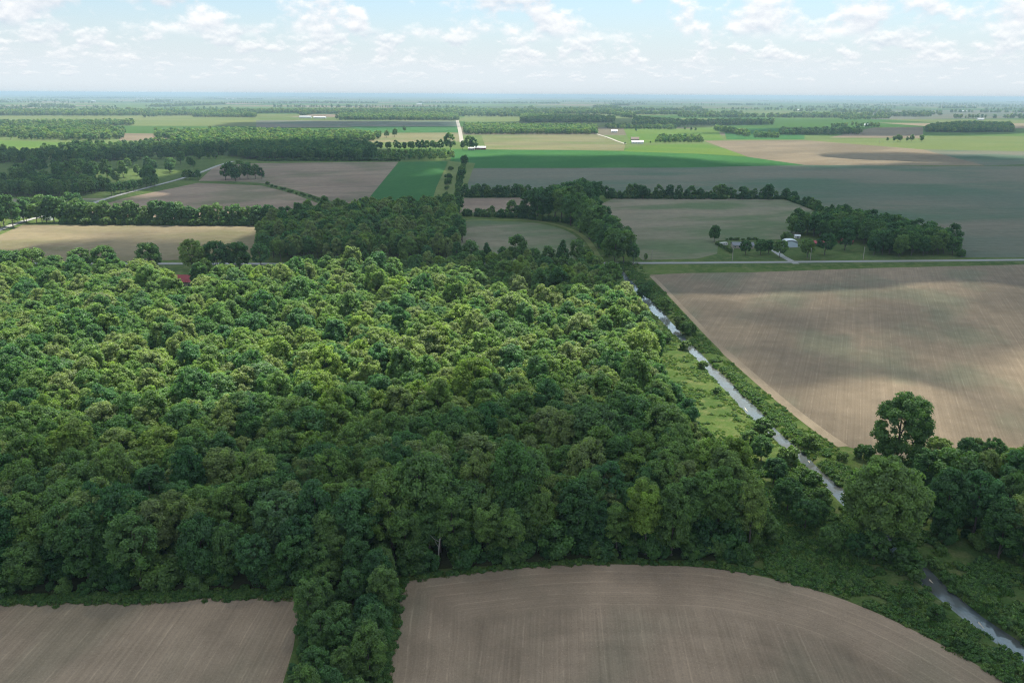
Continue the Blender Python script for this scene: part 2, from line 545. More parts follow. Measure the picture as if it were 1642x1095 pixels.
# beyond the road
sheet('field_beyond_road', [(1118, 415), (1150, 407), (1158, 386), (1255, 384), (1335, 356), (1300, 336), (1262, 321), (1150, 318), (985, 318), (955, 331), (975, 360), (1000, 392), (1030, 417)], S_MIDG)
sheet('field_half_round', smooth_line([(742, 357), (800, 355), (860, 358), (905, 369), (930, 385), (938, 400), (936, 414), (850, 416), (745, 416)], 4, True), S_MIDG)
strip('grass_track', smooth_line([(742, 354.5), (800, 352.5), (862, 355), (910, 366), (938, 382), (952, 400), (960, 415)], 5), 5.0, CROP3, 0.09)
sheet('field_beige_strip', [(735, 318), (884, 317), (850, 332), (818, 342), (737, 341)], S_MID)
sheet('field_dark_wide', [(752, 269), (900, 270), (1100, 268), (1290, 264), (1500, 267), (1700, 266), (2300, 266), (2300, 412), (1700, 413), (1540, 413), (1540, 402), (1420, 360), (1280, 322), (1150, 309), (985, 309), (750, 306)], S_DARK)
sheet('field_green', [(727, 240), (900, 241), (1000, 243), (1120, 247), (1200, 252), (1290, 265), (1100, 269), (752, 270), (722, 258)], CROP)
sheet('field_green_painted_sun', [(1000, 243), (1010, 236), (1060, 232), (1128, 231), (1160, 238), (1230, 252), (1120, 247)], CROP2)  # sunlit part of the green field, sunlight painted as a brighter crop colour
sheet('field_tan_far', [(772, 218), (958, 216), (1003, 233), (1000, 242), (780, 240)], S_TAN)
sheet('field_brown_far', [(1128, 226), (1290, 225), (1480, 240), (1580, 266), (1290, 265), (1200, 252)], S_BROWN)
sheet('field_pale_far', [(1290, 225), (1460, 222), (1700, 228), (1700, 244), (1480, 240)], CROP3)
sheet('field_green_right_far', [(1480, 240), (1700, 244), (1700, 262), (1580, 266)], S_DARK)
sheet('field_green_wedge', [(640, 260), (718, 259), (700, 300), (688, 336), (640, 336), (584, 326)], CROP)
sheet('field_brown_upper', [(345, 266), (420, 262), (639, 260), (585, 326), (530, 327), (470, 308), (425, 296), (318, 291)], S_MID)
sheet('field_brown_lower', [(138, 336), (200, 318), (318, 293.5), (420, 298), (470, 311), (520, 330), (430, 352), (130, 350)], S_MID)
sheet('field_left', [(-60, 395), (0, 377), (36, 361), (200, 361), (412, 362), (408, 385), (404, 414), (200, 419), (-60, 420)], S_LEFT)
sheet('field_small_left', [(-60, 320), (0, 319), (178, 318), (126, 334), (60, 331), (-60, 333)], S_MIDG)
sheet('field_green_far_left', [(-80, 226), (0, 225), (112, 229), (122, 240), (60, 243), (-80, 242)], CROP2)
sheet('field_strip', [(-80, 186), (150, 185), (411, 187), (420, 196), (200, 199), (-80, 197)], CROP3)
sheet('field_strip', [(411, 193), (560, 194), (733, 194), (735, 203), (411, 205)], S_DARK)
sheet('field_strip', [(560, 203), (735, 203), (737, 212.5), (600, 213)], CROP)
sheet('field_tan_by_lane', [(600, 213.5), (737, 213), (739, 228), (590, 229)], S_TAN)
sheet('field_strip', [(200, 214), (275, 215), (265, 226), (190, 226)], S_BROWN)
sheet('field_strip', [(1000, 206), (1150, 207), (1160, 225), (1010, 230)], CROP2)
sheet('field_strip', [(1160, 205), (1290, 206), (1290, 224), (1165, 224)], CROP)
sheet('field_strip', [(1400, 205), (1480, 204), (1480, 222), (1330, 221)], S_BROWN)
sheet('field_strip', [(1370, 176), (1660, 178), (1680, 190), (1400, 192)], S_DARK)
sheet('field_strip', [(745, 184), (840, 184), (840, 196), (745, 196)], CROP3)
sheet('field_strip', [(905, 181), (1020, 180), (1020, 190), (905, 190)], CROP3)

# lawns
sheet('lawn_by_road', [(-60, 426), (300, 425), (480, 427), (480, 470), (200, 462), (-60, 460)], LAWN)
sheet('farm_lawn', [(1120, 418), (1150, 407), (1152, 386), (1200, 384), (1300, 384), (1400, 395), (1540, 404), (1540, 415)], LAWN)
sheet('park_lawn', [(-60, 262), (120, 258), (345, 258), (345, 266), (280, 288), (180, 314), (-60, 316)], LAWN)
strip('grassed_waterway', smooth_line([(318, 291.5), (380, 293), (425, 297), (475, 309), (535, 329)], 4), 16, LAWN, 0.32)
sheet('rough_grass', [(720, 259), (762, 262), (748, 300), (740, 338), (688, 338), (700, 300)], CROP3)

# roads
strip('main_road', np.array([(-900, 548.), (-375, 573.0), (-100, 578), (139.6, 588.4), (396.8, 606.5), (900, 630)]), 6.6, ROADM, 0.26, ground=False)
strip('verge', np.array([(139, 580.), (396.8, 598), (900, 621)]), 11, LAWN, 0.12, ground=False)
strip('county_road', smooth_line([(-40, 384), (0, 369), (36, 356), (80, 345), (126, 334), (182, 316), (250, 298), (284, 289), (322, 277), (350, 266), (375, 259)], 3), 6.5, CONCRETE, 0.45)
strip('gravel_lane', GP([(740.5, 229), (739.5, 222), (737, 208), (733, 193)]), [11, 11, 13, 15], GRAVEL, 0.6, ground=False)
strip('farm_lane', GP([(955, 215), (975, 221), (990, 227), (1003, 231.5)]), [9, 9, 8, 8], GRAVEL, 0.6, ground=False)
strip('driveway', GP([(1277, 423.5), (1265, 417), (1254, 411), (1243, 403), (1240, 396)]), [5, 5, 5, 6, 7], CONCRETE, 0.2, ground=False)
strip('driveway', GP([(446, 446), (455, 437), (463, 430), (469, 425)]), 3.6, GRAVEL, 0.2, ground=False)
strip('footpath', GP([(1262, 397.5), (1275, 397), (1292, 396.5)]), 2.2, CONCRETE, 0.21, ground=False)

# ------------------------------------------------------------------ tree prototypes
ICO = None


def ico():
    global ICO
    if ICO is None:
        import bmesh
        bm = bmesh.new()
        bmesh.ops.create_icosphere(bm, subdivisions=1, radius=1.0)
        ICO = (np.array([v.co[:] for v in bm.verts]), np.array([[v.index for v in f.verts] for f in bm.faces]))
        bm.free()
    return ICO


def unit(v):
    return v / (np.linalg.norm(v, axis=-1, keepdims=True) + 1e-9)


def crown_mesh(seed, Ht, R, base, nb, nl, ls, shape='broad', core=True, droop=0.0, br=(.22, .36)):
    """foliage: many leaf sprays (small bent quads) on clumps spread through the crown"""
    g = np.random.default_rng(seed)
    hc = (Ht - base)
    V, Fc, tint = [], [], []
    nv = 0
    cs = []
    tries = 0
    while len(cs) < nb and tries < 5000:
        tries += 1
        d = unit(g.normal(size=3))
        if d[2] < -0.75:
            continue
        rad = g.uniform(.55, 1.0) ** .5
        z = (d[2] * rad * .5 + .5)
        if shape == 'broad':
            wdt = 1.0
        elif shape == 'tall':
            wdt = 1.0
        elif shape == 'cone':
            wdt = 1.25 - z
        elif shape == 'vase':
            wdt = .62 + .5 * z
        rr = R * g.uniform(*br) * (1.0 if shape != 'tall' else 1.1)
        c = np.array([d[0] * rad * (R - rr * .55) * wdt, d[1] * rad * (R - rr * .55) * wdt, base + z * (hc - rr * .8) + rr * .2])
        if any(np.linalg.norm(c - k[0]) < .62 * min(rr, k[1]) for k in cs):
            continue
        cs.append((c, rr))
    # lopsided outline
    lop = g.normal(size=2) * R * .12
    iv, if_ = ico()
    ctr = np.array([0, 0, base + hc * .45])
    for c, rr in cs:
        c = c + np.array([*(lop * (c[2] - base) / hc), 0])
        tb = float(np.clip(g.normal(.5, .2), 0, 1))
        outw = unit(c - ctr)
        n = max(6, int(nl * (rr / (R * .29)) ** 2))
        d = unit(g.normal(size=(n, 3)) + outw * .55 + np.array([0, 0, .35]))
        pos = c + d * rr * g.uniform(.62, 1.22, (n, 1)) * np.array([1, 1, .85])
        pos[:, 2] -= droop * g.random(n) * rr
        nrm = unit(d * .9 + np.array([0, 0, .35]) + g.normal(size=(n, 3)) * .42)
        t1 = unit(np.cross(nrm, g.normal(size=(n, 3))))
        t2 = np.cross(nrm, t1)
        s = ls * g.uniform(.6, 1.25, (n, 1))
        quad = np.stack([pos - t1 * s * .62, pos - t2 * s * .42 + nrm * s * .10, pos + t1 * s * .62 - nrm * s * .12, pos + t2 * s * .42 + nrm * s * .10], 1)
        V.append(quad.reshape(-1, 3))
        Fc.append(np.arange(n * 4).reshape(n, 4) + nv)
        nv += n * 4
        tint.append(np.repeat(np.clip(tb + g.normal(size=n) * .14, 0, 1), 4))
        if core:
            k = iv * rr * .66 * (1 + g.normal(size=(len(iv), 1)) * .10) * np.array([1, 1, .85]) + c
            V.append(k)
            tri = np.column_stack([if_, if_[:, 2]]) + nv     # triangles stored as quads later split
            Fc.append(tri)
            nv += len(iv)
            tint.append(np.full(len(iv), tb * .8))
    V = np.concatenate(V); Fc = np.concatenate(Fc); tint = np.concatenate(tint)
    V[:, 2] = np.maximum(V[:, 2], .15)
    return V, Fc, tint, cs


def tris_of(Fq):
    deg = Fq[:, 2] == Fq[:, 3]
    a = Fq[:, [0, 1, 2]]
    b = Fq[~deg][:, [0, 2, 3]]
    return np.concatenate([a, b])


def tube(path, radii, n=7):
    path = np.asarray(path, float)
    V, Fs = [], []
    for i, (p, r) in enumerate(zip(path, radii)):
        t = path[min(i + 1, len(path) - 1)] - path[max(i - 1, 0)]
        t = t / (np.linalg.norm(t) + 1e-9)
        a = np.cross(t, [0.3, 0.9, 0.1]); a /= np.linalg.norm(a) + 1e-9
        b = np.cross(t, a)
        for k in range(n):
            an = 2 * math.pi * k / n
            V.append(p + r * (math.cos(an) * a + math.sin(an) * b))
    for i in range(len(path) - 1):
        for k in range(n):
            Fs.append((i * n + k, i * n + (k + 1) % n, (i + 1) * n + (k + 1) % n, (i + 1) * n + k))
    return np.array(V), np.array(Fs)


def trunk_mesh(seed, Ht, base, cs, r, limbs=7):
    g = np.random.default_rng(seed + 500)
    top = base + (Ht - base) * .7
    bend = g.normal(size=2) * .5
    z = np.array([-.4, .4, base * .6, base * 1.1 + .5, (base + top) / 2 + .5, top])
    path = np.column_stack([bend[0] * (z / Ht) ** 2 * 2, bend[1] * (z / Ht) ** 2 * 2, z])
    rad = r * np.array([1.5, 1.05, .85, .72, .45, .12])
    Vs, Fs = tube(path, rad)
    Vs, Fs = [Vs], [Fs]
    nv = len(Vs[0])
    order = list(range(len(cs)))
    g.shuffle(order)
    for k in order[:limbs]:
        c, rr = cs[k]
        zs = min(max(base * .75, c[2] - np.hypot(c[0], c[1]) * 1.0 - 1), top * .9)
        zs = max(zs, base * .6)
        s = np.array([np.interp(zs, z, path[:, 0]), np.interp(zs, z, path[:, 1]), zs])
        mid = (s + c) / 2 + np.array([0, 0, .4])
        v, f = tube([s, mid, c], [r * .36, r * .24, r * .08], 5)
        Vs.append(v); Fs.append(f + nv); nv += len(v)
    return np.concatenate(Vs), np.concatenate(Fs)


PROTO = {}


def proto(key, seed, Ht, R, base, nb, nl, ls, shape='broad', mat=None, r=.35, limbs=7, core=True, droop=0.0, br=(.22, .36), bark=None, joined=False):
    Vc, Fc, tint, cs = crown_mesh(seed, Ht, R, base, nb, nl, ls, shape, core, droop, br)
    T = tris_of(Fc)
    Vt, Ft = trunk_mesh(seed, Ht, base, cs, r, limbs)
    bark = bark or BARK
    mat = mat or LEAF
    if not joined:
        cm = mesh_np('crown_' + key, Vc, T, [mat], attrs={'tint': tint})
        tm = mesh_np('trunk_' + key, Vt, Ft, [bark], smooth=True)
    else:
        cm = tm = None
    Tt = np.concatenate([Ft[:, [0, 1, 2]], Ft[:, [0, 2, 3]]])
    jm = mesh_np('tree_' + key, np.concatenate([Vc, Vt]), np.concatenate([T, Tt + len(Vc)]), [mat, bark],
                 mat_idx=np.concatenate([np.zeros(len(T)), np.ones(len(Tt))]), attrs={'tint': np.concatenate([tint, np.full(len(Vt), .5)])})
    PROTO[key] = dict(crown=cm, trunk=tm, joined=jm, H=Ht, R=R)


# wood trees: broad oaks and hickories, taller elms, loose ashes
for i in range(5):
    proto('oak%d' % i, 10 + i, 19 + i % 3, 5.4 + .35 * i, 5.0, 92 + 9 * i, 165, .50, 'broad', br=(.12, .25))
for i in range(3):
    proto('elm%d' % i, 30 + i, 22.0, 4.3 + .3 * i, 5.5, 90, 150, .46, 'tall', br=(.15, .29))
for i in range(2):
    proto('ash%d' % i, 40 + i, 20.0, 5.2, 5.0, 70, 210, .40, 'vase', br=(.16, .31), droop=.5)
for i in range(3):     # trees at an open edge, leafy nearly to the ground
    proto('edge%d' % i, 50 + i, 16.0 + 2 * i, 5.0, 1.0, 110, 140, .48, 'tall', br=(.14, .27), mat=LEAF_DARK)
proto('cottonwood', 60, 23.0, 9.0, 2.0, 210, 320, .55, 'broad', br=(.11, .22), r=.55, limbs=12)
proto('lone', 61, 23.0, 7.0, 2.6, 150, 250, .50, 'broad', br=(.12, .24), r=.5, limbs=12, mat=LEAF_DARK)
for i in range(3):
    proto('yard%d' % i, 70 + i, 11.0, 4.3, 2.0, 70, 120, .45, 'broad', br=(.14, .28), mat=LEAF_DARK, r=.25)
for i in range(2):
    proto('bush%d' % i, 80 + i, 3.2, 2.0, .2, 22, 70, .42, 'broad', mat=LEAF_BUSH, r=.08, limbs=4)
proto('spruce', 85, 9.0, 2.4, .8, 60, 50, .42, 'cone', mat=LEAF_DARK, r=.18, limbs=3, br=(.22, .34))
# lighter versions for the middle distance and beyond
for i in range(5):
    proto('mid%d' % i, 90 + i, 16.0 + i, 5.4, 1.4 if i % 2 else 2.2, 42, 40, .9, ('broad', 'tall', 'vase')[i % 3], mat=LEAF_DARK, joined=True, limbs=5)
for i in range(4):
    proto('far%d' % i, 110 + i, 16.0 + i, 6.0, 2.0, 14, 18, 1.9, ('broad', 'tall')[i % 2], mat=LEAF, joined=True, limbs=0, br=(.3, .45))


def tuft_mesh(seed, n, spread, hgt, wd, mat):
    g = np.random.default_rng(seed)
    a = g.uniform(0, 2 * math.pi, n); rr = spread * np.sqrt(g.random(n))
    p = np.column_stack([rr * np.cos(a), rr * np.sin(a), np.full(n, -.05)])
    lean = unit(np.column_stack([g.normal(size=(n, 2)) * .45, np.ones(n)]))
    hh = hgt * g.uniform(.5, 1.1, (n, 1))
    side = unit(np.cross(lean, g.normal(size=(n, 3)))) * wd
    tip = p + lean * hh
    V = np.stack([p - side, p + side, tip + side * .5, tip - side * .5], 1).reshape(-1, 3)
    Q = np.arange(n * 4).reshape(n, 4)
    return mesh_np('tuft', V, Q, [mat], attrs={'tint': np.repeat(g.random(n), 4)})


PROTO['tuft0'] = dict(joined=tuft_mesh(1, 60, 1.0, .55, .10, GRASS_BLADE))
PROTO['tuft1'] = dict(joined=tuft_mesh(2, 70, .9, .85, .11, LEAF_BUSH))
for i, (hh, rr) in enumerate([(1.3, 1.15), (1.0, 1.3)]):
    Vc, Fc, tint, cs = crown_mesh(200 + i, hh, rr, .0, 10, 34, .34, 'broad', True, 0, (.3, .45))
    PROTO['weed%d' % i] = dict(joined=mesh_np('weed%d' % i, Vc, tris_of(Fc), [LEAF_BUSH], attrs={'tint': tint}))
for i, (hh, rr) in enumerate([(5.0, 2.6), (7.0, 3.0)]):
    Vc, Fc, tint, cs = crown_mesh(210 + i, hh, rr, .0, 22, 60, .5, 'tall', True, 0, (.3, .42))
    PROTO['under%d' % i] = dict(joined=mesh_np('under%d' % i, Vc, tris_of(Fc), [LEAF_DARK], attrs={'tint': tint}))


# ------------------------------------------------------------------ scattering for what nobody could count
def scatter_group(name, keys):
    """geometry nodes: instance the prototypes named in keys on the points of a mesh"""
    c = bpy.data.collections.new('set_' + name)
    for k, key in enumerate(keys):
        o = bpy.data.objects.new('p%02d_' % k + key, PROTO[key]['joined'])
        c.objects.link(o)
    ng = bpy.data.node_groups.new('scatter_' + name, 'GeometryNodeTree')
    ng.interface.new_socket('Geometry', in_out='INPUT', socket_type='NodeSocketGeometry')
    ng.interface.new_socket('Geometry', in_out='OUTPUT', socket_type='NodeSocketGeometry')
    nd = ng.nodes
    gi, go = nd.new('NodeGroupInput'), nd.new('NodeGroupOutput')
    ci = nd.new('GeometryNodeCollectionInfo')
    ci.inputs['Collection'].default_value = c
    ci.inputs['Separate Children'].default_value = True
    ci.inputs['Reset Children'].default_value = True
    ip = nd.new('GeometryNodeInstanceOnPoints')
    ip.inputs['Pick Instance'].default_value = True

    def attr(nm, typ):
        a = nd.new('GeometryNodeInputNamedAttribute')
        a.data_type = typ
        a.inputs['Name'].default_value = nm
        return a.outputs[0]
    L = ng.links.new
    L(gi.outputs[0], ip.inputs['Points'])
    L(ci.outputs[0], ip.inputs['Instance'])
    L(attr('idx', 'INT'), ip.inputs['Instance Index'])
    L(attr('rot', 'FLOAT_VECTOR'), ip.inputs['Rotation'])
    L(attr('scl', 'FLOAT_VECTOR'), ip.inputs['Scale'])
    L(ip.outputs[0], go.inputs[0])
    return ng


def scatter(name, pts, ng, nkeys, smin, smax, label, cat, seed=0, tilt=.0, z=0.0, sz=(.9, 1.1), big=0.0):
    g = np.random.default_rng(seed + 77)
    pts = np.asarray(pts, float)
    n = len(pts)
    if n == 0:
        return None
    P3 = np.column_stack([pts[:, 0], pts[:, 1], pts[:, 2] if pts.shape[1] > 2 else np.full(n, z)])
    me = bpy.data.meshes.new(name)
    me.vertices.add(n); me.vertices.foreach_set('co', P3.astype(np.float32).ravel())
    a = me.attributes.new('idx', 'INT', 'POINT'); a.data.foreach_set('value', g.integers(0, nkeys, n).astype(np.int32))
    rot = np.column_stack([g.normal(size=n) * tilt, g.normal(size=n) * tilt, g.uniform(0, 6.28, n)])
    a = me.attributes.new('rot', 'FLOAT_VECTOR', 'POINT'); a.data.foreach_set('vector', rot.astype(np.float32).ravel())
    s = g.uniform(smin, smax, n)
    if big:
        s = np.where(g.random(n) < big, s * g.uniform(1.1, 1.28, n), s)
    scl = np.column_stack([s, s, s * g.uniform(*sz, n)])
    a = me.attributes.new('scl', 'FLOAT_VECTOR', 'POINT'); a.data.foreach_set('vector', scl.astype(np.float32).ravel())
    o = link(name, me, kind='stuff', label=label, category=cat)
    md = o.modifiers.new('scatter', 'NODES')
    md.node_group = ng
    return o


def fill(poly, spacing, seed=0, jitter=.42, inset=0.0):
    """jittered grid of points inside a polygon (ground metres)"""
    g = np.random.default_rng(seed + 5)
    lo, hi = poly.min(0), poly.max(0)
    xs, ys_ = np.arange(lo[0], hi[0], spacing), np.arange(lo[1], hi[1], spacing * .9)
    A, B = np.meshgrid(xs, ys_)
    A = A + (np.arange(len(ys_)) % 2)[:, None] * spacing * .5
    P = np.stack([A.ravel(), B.ravel()], 1) + g.uniform(-jitter, jitter, (A.size, 2)) * spacing
    return P[sdf(P, poly) > inset]


def in_view(P, margin=60, zmax=0.0):
    """keep points near the picture"""
    P = np.asarray(P)
    v = np.column_stack([P[:, 0], P[:, 1], np.full(len(P), -CAMH + zmax)])
    dz = v @ fw
    px = CX + FPX * (v @ rt) / np.maximum(dz, 1)
    py = CY - FPX * (v @ up) / np.maximum(dz, 1)
    return (dz > 5) & (px > -margin) & (px < 1642 + margin) & (py < 1095 + 3 * margin)


def ordinal(n):
    a = ['', 'first', 'second', 'third', 'fourth', 'fifth', 'sixth', 'seventh', 'eighth', 'ninth', 'tenth', 'eleventh', 'twelfth', 'thirteenth', 'fourteenth', 'fifteenth', 'sixteenth', 'seventeenth', 'eighteenth', 'nineteenth']
    if n < 20:
        return a[n]
    if n > 99:
        return 'hundred and ' + ordinal(n - 100) if n > 100 else 'hundredth'
    tens = ['twent', 'thirt', 'fort', 'fift', 'sixt', 'sevent', 'eight', 'ninet'][n // 10 - 2]
    return tens + 'ieth' if n % 10 == 0 else tens + 'y-' + a[n % 10]




def tree(key, x, y, s=1.0, label='', group=None, name='tree', cat='tree', rz=None, sz=1.0, parts=True, z=0.0, lean=0.0):
    p = PROTO[key]
    rz = random.uniform(0, 6.28) if rz is None else rz
    pr = dict(label=label, category=cat)
    if group:
        pr['group'] = group
    if parts:
        e = empty(name, (x, y, z), rz, (s, s, s * sz), **pr)
        link('trunk', p['trunk'], e)
        link('crown', p['crown'], e)
    else:
        e = link(name, p['joined'], None, **pr)
        e.location = (x, y, z); e.rotation_euler = (0, 0, rz); e.scale = (s, s, s * sz)
    if lean:
        e.rotation_euler = (random.gauss(0, lean), random.gauss(0, lean), rz)
    return e


def trees_px(lst, key, label, group, name='tree', parts=False, **kw):
    """lst: (x, y_base, height_px) of trees in the photograph; size follows from the ground distance"""
    rank = {k: r for r, k in enumerate(sorted(range(len(lst)), key=lambda k: lst[k][0]))}
    cat_ = 'bush' if ' bush' in str(label) and not isinstance(label, (list, tuple)) else 'tree'
    for i, (x, yb, hp) in enumerate(lst):
        X_, Y_ = G(x, yb)
        dist = math.hypot(Y_, CAMH)
        Hm = hp * dist / FPX / math.cos(math.atan(CAMH / Y_)) * 1.18
        k = key if isinstance(key, str) else key[i % len(key)]
        s = Hm / PROTO[k]['H']
        lb = label[i] if isinstance(label, (list, tuple)) else label + ', %s from left' % ordinal(rank[i] + 1)
        tree(k, X_, Y_, s, lb, group, name if cat_ == 'tree' else 'bush', cat=cat_, parts=parts, **kw)


# ------------------------------------------------------------------ the wood
def GZ(pts, z):
    return np.array([G(x, y, z) for x, y in pts])


WFRONT = [(-420, 960), (-60, 957), (0, 955), (200, 951), (380, 946), (500, 944), (640, 922), (700, 913), (900, 900), (1100, 898), (1215, 900)]
WOOD = np.vstack([GP(WFRONT), GP([(1235, 860)]), GZ([(1215, 765), (1195, 735), (1160, 700), (1125, 672)], 17),
                  GZ([(1098, 640), (1074, 612), (1070, 585), (1062, 556)], 20), GZ([(1048, 520), (1030, 497), (1008, 470), (985, 452), (960, 444)], 13),
                  GZ([(930, 438), (700, 432), (640, 430)], 16), GP([(420, 474), (330, 470), (285, 486), (240, 468), (0, 466), (-250, 468)])])
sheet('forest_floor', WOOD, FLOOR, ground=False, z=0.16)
pts = fill(WOOD, 6.7, 3, .42, 1.5)
pts = pts[in_view(pts, 90, 10)]
gap = GP([(272, 452), (322, 452), (318, 512), (278, 512)])
pts = pts[sdf(pts, gap) < 0]
# drop points in the ditch corridor
pts = pts[pts[:, 0] < xd(pts[:, 1]) - 7]
edge_d = sdf(pts, WOOD)
dist = np.hypot(pts[:, 0], pts[:, 1])
order = np.argsort(dist)
pts, edge_d, dist = pts[order], edge_d[order], dist[order]
KEYS = ['oak0', 'oak1', 'oak2', 'oak3', 'oak4', 'elm0', 'elm1', 'elm2', 'ash0', 'ash1']
vis = in_view(pts, 12, 12)
ind = np.where(vis)[0][:300]
rest = np.setdiff1d(np.arange(len(pts)), ind)
wf = GP(WFRONT)
depth = pts[:, 1] - np.interp(pts[:, 0], wf[:, 0], wf[:, 1])
RANKS = ['front', 'second', 'third', 'fourth', 'fifth', 'sixth', 'seventh', 'eighth', 'ninth', 'tenth', 'eleventh', 'twelfth', 'thirteenth', 'fourteenth']
sect = {}
for i in ind:
    x, y = pts[i]
    side = 'left wood' if x < -32 else 'middle wood'
    sect.setdefault((side, int(max(depth[i], 0) // 8.5)), []).append(i)
for (side, rank), members in sect.items():
    members.sort(key=lambda k: math.atan2(pts[k][0], pts[k][1]))
    where = 'behind the left brown field' if side == 'left wood' else 'behind the curved field'
    for o_n, i in enumerate(members):
        x, y = pts[i]
        front = rank == 0
        if front and side == 'left wood':
            key = ('edge0', 'edge1', 'edge2', 'oak1')[int(rng.integers(4))]
        elif front:
            key = ('elm0', 'elm1', 'elm2', 'oak0', 'edge2')[int(rng.integers(5))]
        else:
            key = KEYS[int(rng.integers(len(KEYS)))]
        look = {'e': 'tall' if key[1] == 'l' else 'bushy', 'o': 'broad', 'a': 'feathery'}[key[0]]
        lb = '%s tree, %s from left, %s rank of the wood %s' % (look, ordinal(o_n + 1), RANKS[min(rank, 13)], where)
        tree(key, x, y, float(rng.uniform(.74, 1.14) * (1.18 if rng.random() < .12 and not front else 1.0)), lb, 'trees of the ' + side, name='wood_tree', sz=float(rng.uniform(.86, 1.14)), lean=.03)
NG_WOOD = scatter_group('wood', KEYS)
scatter('wood_canopy', pts[rest], NG_WOOD, len(KEYS), .74, 1.16, 'sunlit mass of treetops of the wood reaching back to the road', 'woodland', 1, .03, sz=(.8, 1.12), big=.12)
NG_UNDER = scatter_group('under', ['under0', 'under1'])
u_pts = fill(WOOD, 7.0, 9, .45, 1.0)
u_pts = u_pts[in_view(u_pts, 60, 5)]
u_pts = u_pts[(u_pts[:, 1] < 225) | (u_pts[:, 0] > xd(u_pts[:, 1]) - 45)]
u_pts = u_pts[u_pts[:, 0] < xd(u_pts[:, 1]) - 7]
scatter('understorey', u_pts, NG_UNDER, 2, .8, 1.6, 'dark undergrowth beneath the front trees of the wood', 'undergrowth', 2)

g5 = np.random.default_rng(55)
eb = []
for p, q_ in zip(wf[:-1], wf[1:]):
    n = int(np.linalg.norm(q_ - p) / 2.6)
    for k in range(n):
        t_ = g5.random()
        eb.append(p + (q_ - p) * t_ + np.array([0, g5.uniform(-1.0, 5.0)]))
eb = np.array(eb)
scatter('wood_edge_bushes', eb[in_view(eb, 60, 5)], NG_UNDER, 2, .35, 1.0, 'leafy bushes closing the foot of the wood along the near fields', 'undergrowth', 14)

# ---- hedge of trees between the two near fields
hp = [(520, 985), (560, 968), (600, 962), (500, 1010), (545, 1015), (590, 1005), (618, 985), (515, 1050), (560, 1052), (603, 1045), (505, 1095), (550, 1100), (595, 1090),
      (530, 1150), (575, 1150), (500, 1160), (615, 935), (575, 935), (530, 945)]
hp.sort(key=lambda p: p[1])
for i, (x, y) in enumerate(hp):
    X_, Y_ = G(x, y)
    tree(('edge0', 'edge1', 'yard0', 'edge2', 'yard1')[i % 5], X_ + rng.normal() * .6, Y_, float(rng.uniform(.60, .78)) * (1.25 if i % 5 in (2, 4) else 1.0),
         'bushy tree in the belt between the two near brown fields, %s from its far end' % ordinal(i + 1), 'tree belt between the near fields', name='belt_tree')
hb = GP([(470, 960), (640, 925), (640, 950), (622, 1030), (612, 1100), (600, 1250), (440, 1250), (462, 1080), (480, 1000)])
scatter('belt_undergrowth', fill(hb, 3.2, 4, .45, .8), NG_UNDER, 2, .35, .6, 'low bushes filling the tree belt between the two near fields', 'undergrowth', 3)

# ------------------------------------------------------------------ ditch banks
NG_BANK = scatter_group('bank', ['weed0', 'weed1', 'tuft1', 'tuft0'])
NG_GRASS = scatter_group('grass', ['tuft0', 'tuft0', 'tuft1', 'weed1'])


def bank_points(y0_, y1_, ua, ub, sp, seed, bare=0.0):
    g = np.random.default_rng(seed)
    yy = np.arange(y0_, y1_, sp)
    P = []
    for y in yy:
        a = ua(y) if callable(ua) else ua
        b_ = ub(y) if callable(ub) else ub
        for u_ in np.arange(a, b_, sp):
            yj = y + g.uniform(-.5, .5) * sp
            uj = u_ + g.uniform(-.5, .5) * sp
            hw = half_width(yj)
            aa = abs(uj) - (hw - .6)
            z = -1.8 * (1 - smoothstep(np.array([aa]), 0, 3.4)[0])
            if z < -.95:
                continue
            P.append((xd(yj) + uj, yj, z - .05))
    P = np.array(P)
    if bare:
        nn = .6 * vnoise(P[:, :2], 9.0, seed) + .4 * vnoise(P[:, :2], 3.0, seed + 2)
        P = P[nn > bare]
    return P


sand = GP(smooth_line([(1045, 443), (1066, 464), (1100, 500), (1150, 552), (1200, 597), (1262, 650), (1318, 693), (1352, 716)], 6))
sand = sand[np.argsort(sand[:, 1])]
ub_sand = lambda y: np.interp(y, sand[:, 1], sand[:, 0]) - xd(y) - 2.6
scatter('bank_weeds', bank_points(242, 588, 2.2, lambda y: 2.2 + .62 * (ub_sand(y) - 2.2), 1.1, 1, .34), NG_BANK, 4, .4, 1.15, 'dense tall weeds along the field side of the ditch', 'weeds', 4)
scatter('bank_grass', bank_points(255, 588, lambda y: 2.2 + .60 * (ub_sand(y) - 2.2), ub_sand, 1.0, 2, .40), NG_GRASS, 4, .3, .8, 'bright grass strip between the ditch weeds and the sandy field edge', 'grass', 5)
scatter('ditch_meadow', bank_points(246, 520, lambda y: -np.interp(y, [246, 300, 380, 450, 520], [34, 30, 18, 13, 9]), -2.0, 1.15, 3, .46), NG_GRASS, 4, .25, .8, 'sunlit meadow grass between the wood and the ditch', 'grass', 6)
scatter('near_bank_weeds', bank_points(128, 246, 2.0, lambda y: 34 if y < 190 else 12, 1.15, 4, .36), NG_BANK, 4, .5, 1.5, 'weedy bank on the far side of the ditch at the right edge', 'weeds', 7)
f2right = F2
P = bank_points(128, 246, -52, -2.0, 1.1, 5, .33)
P = P[(sdf(P[:, :2], F2) < -.3 + (vnoise(P[:, :2], 4.0, 8) - .5) * 3.0 + (vnoise(P[:, :2], 1.3, 9) - .5) * 1.6) & (sdf(P[:, :2], WOOD) < 3)]
scatter('near_bank_grass', P, NG_BANK, 4, .6, 1.15, 'green weedy margin between the curved brown field and the ditch', 'weeds', 8)
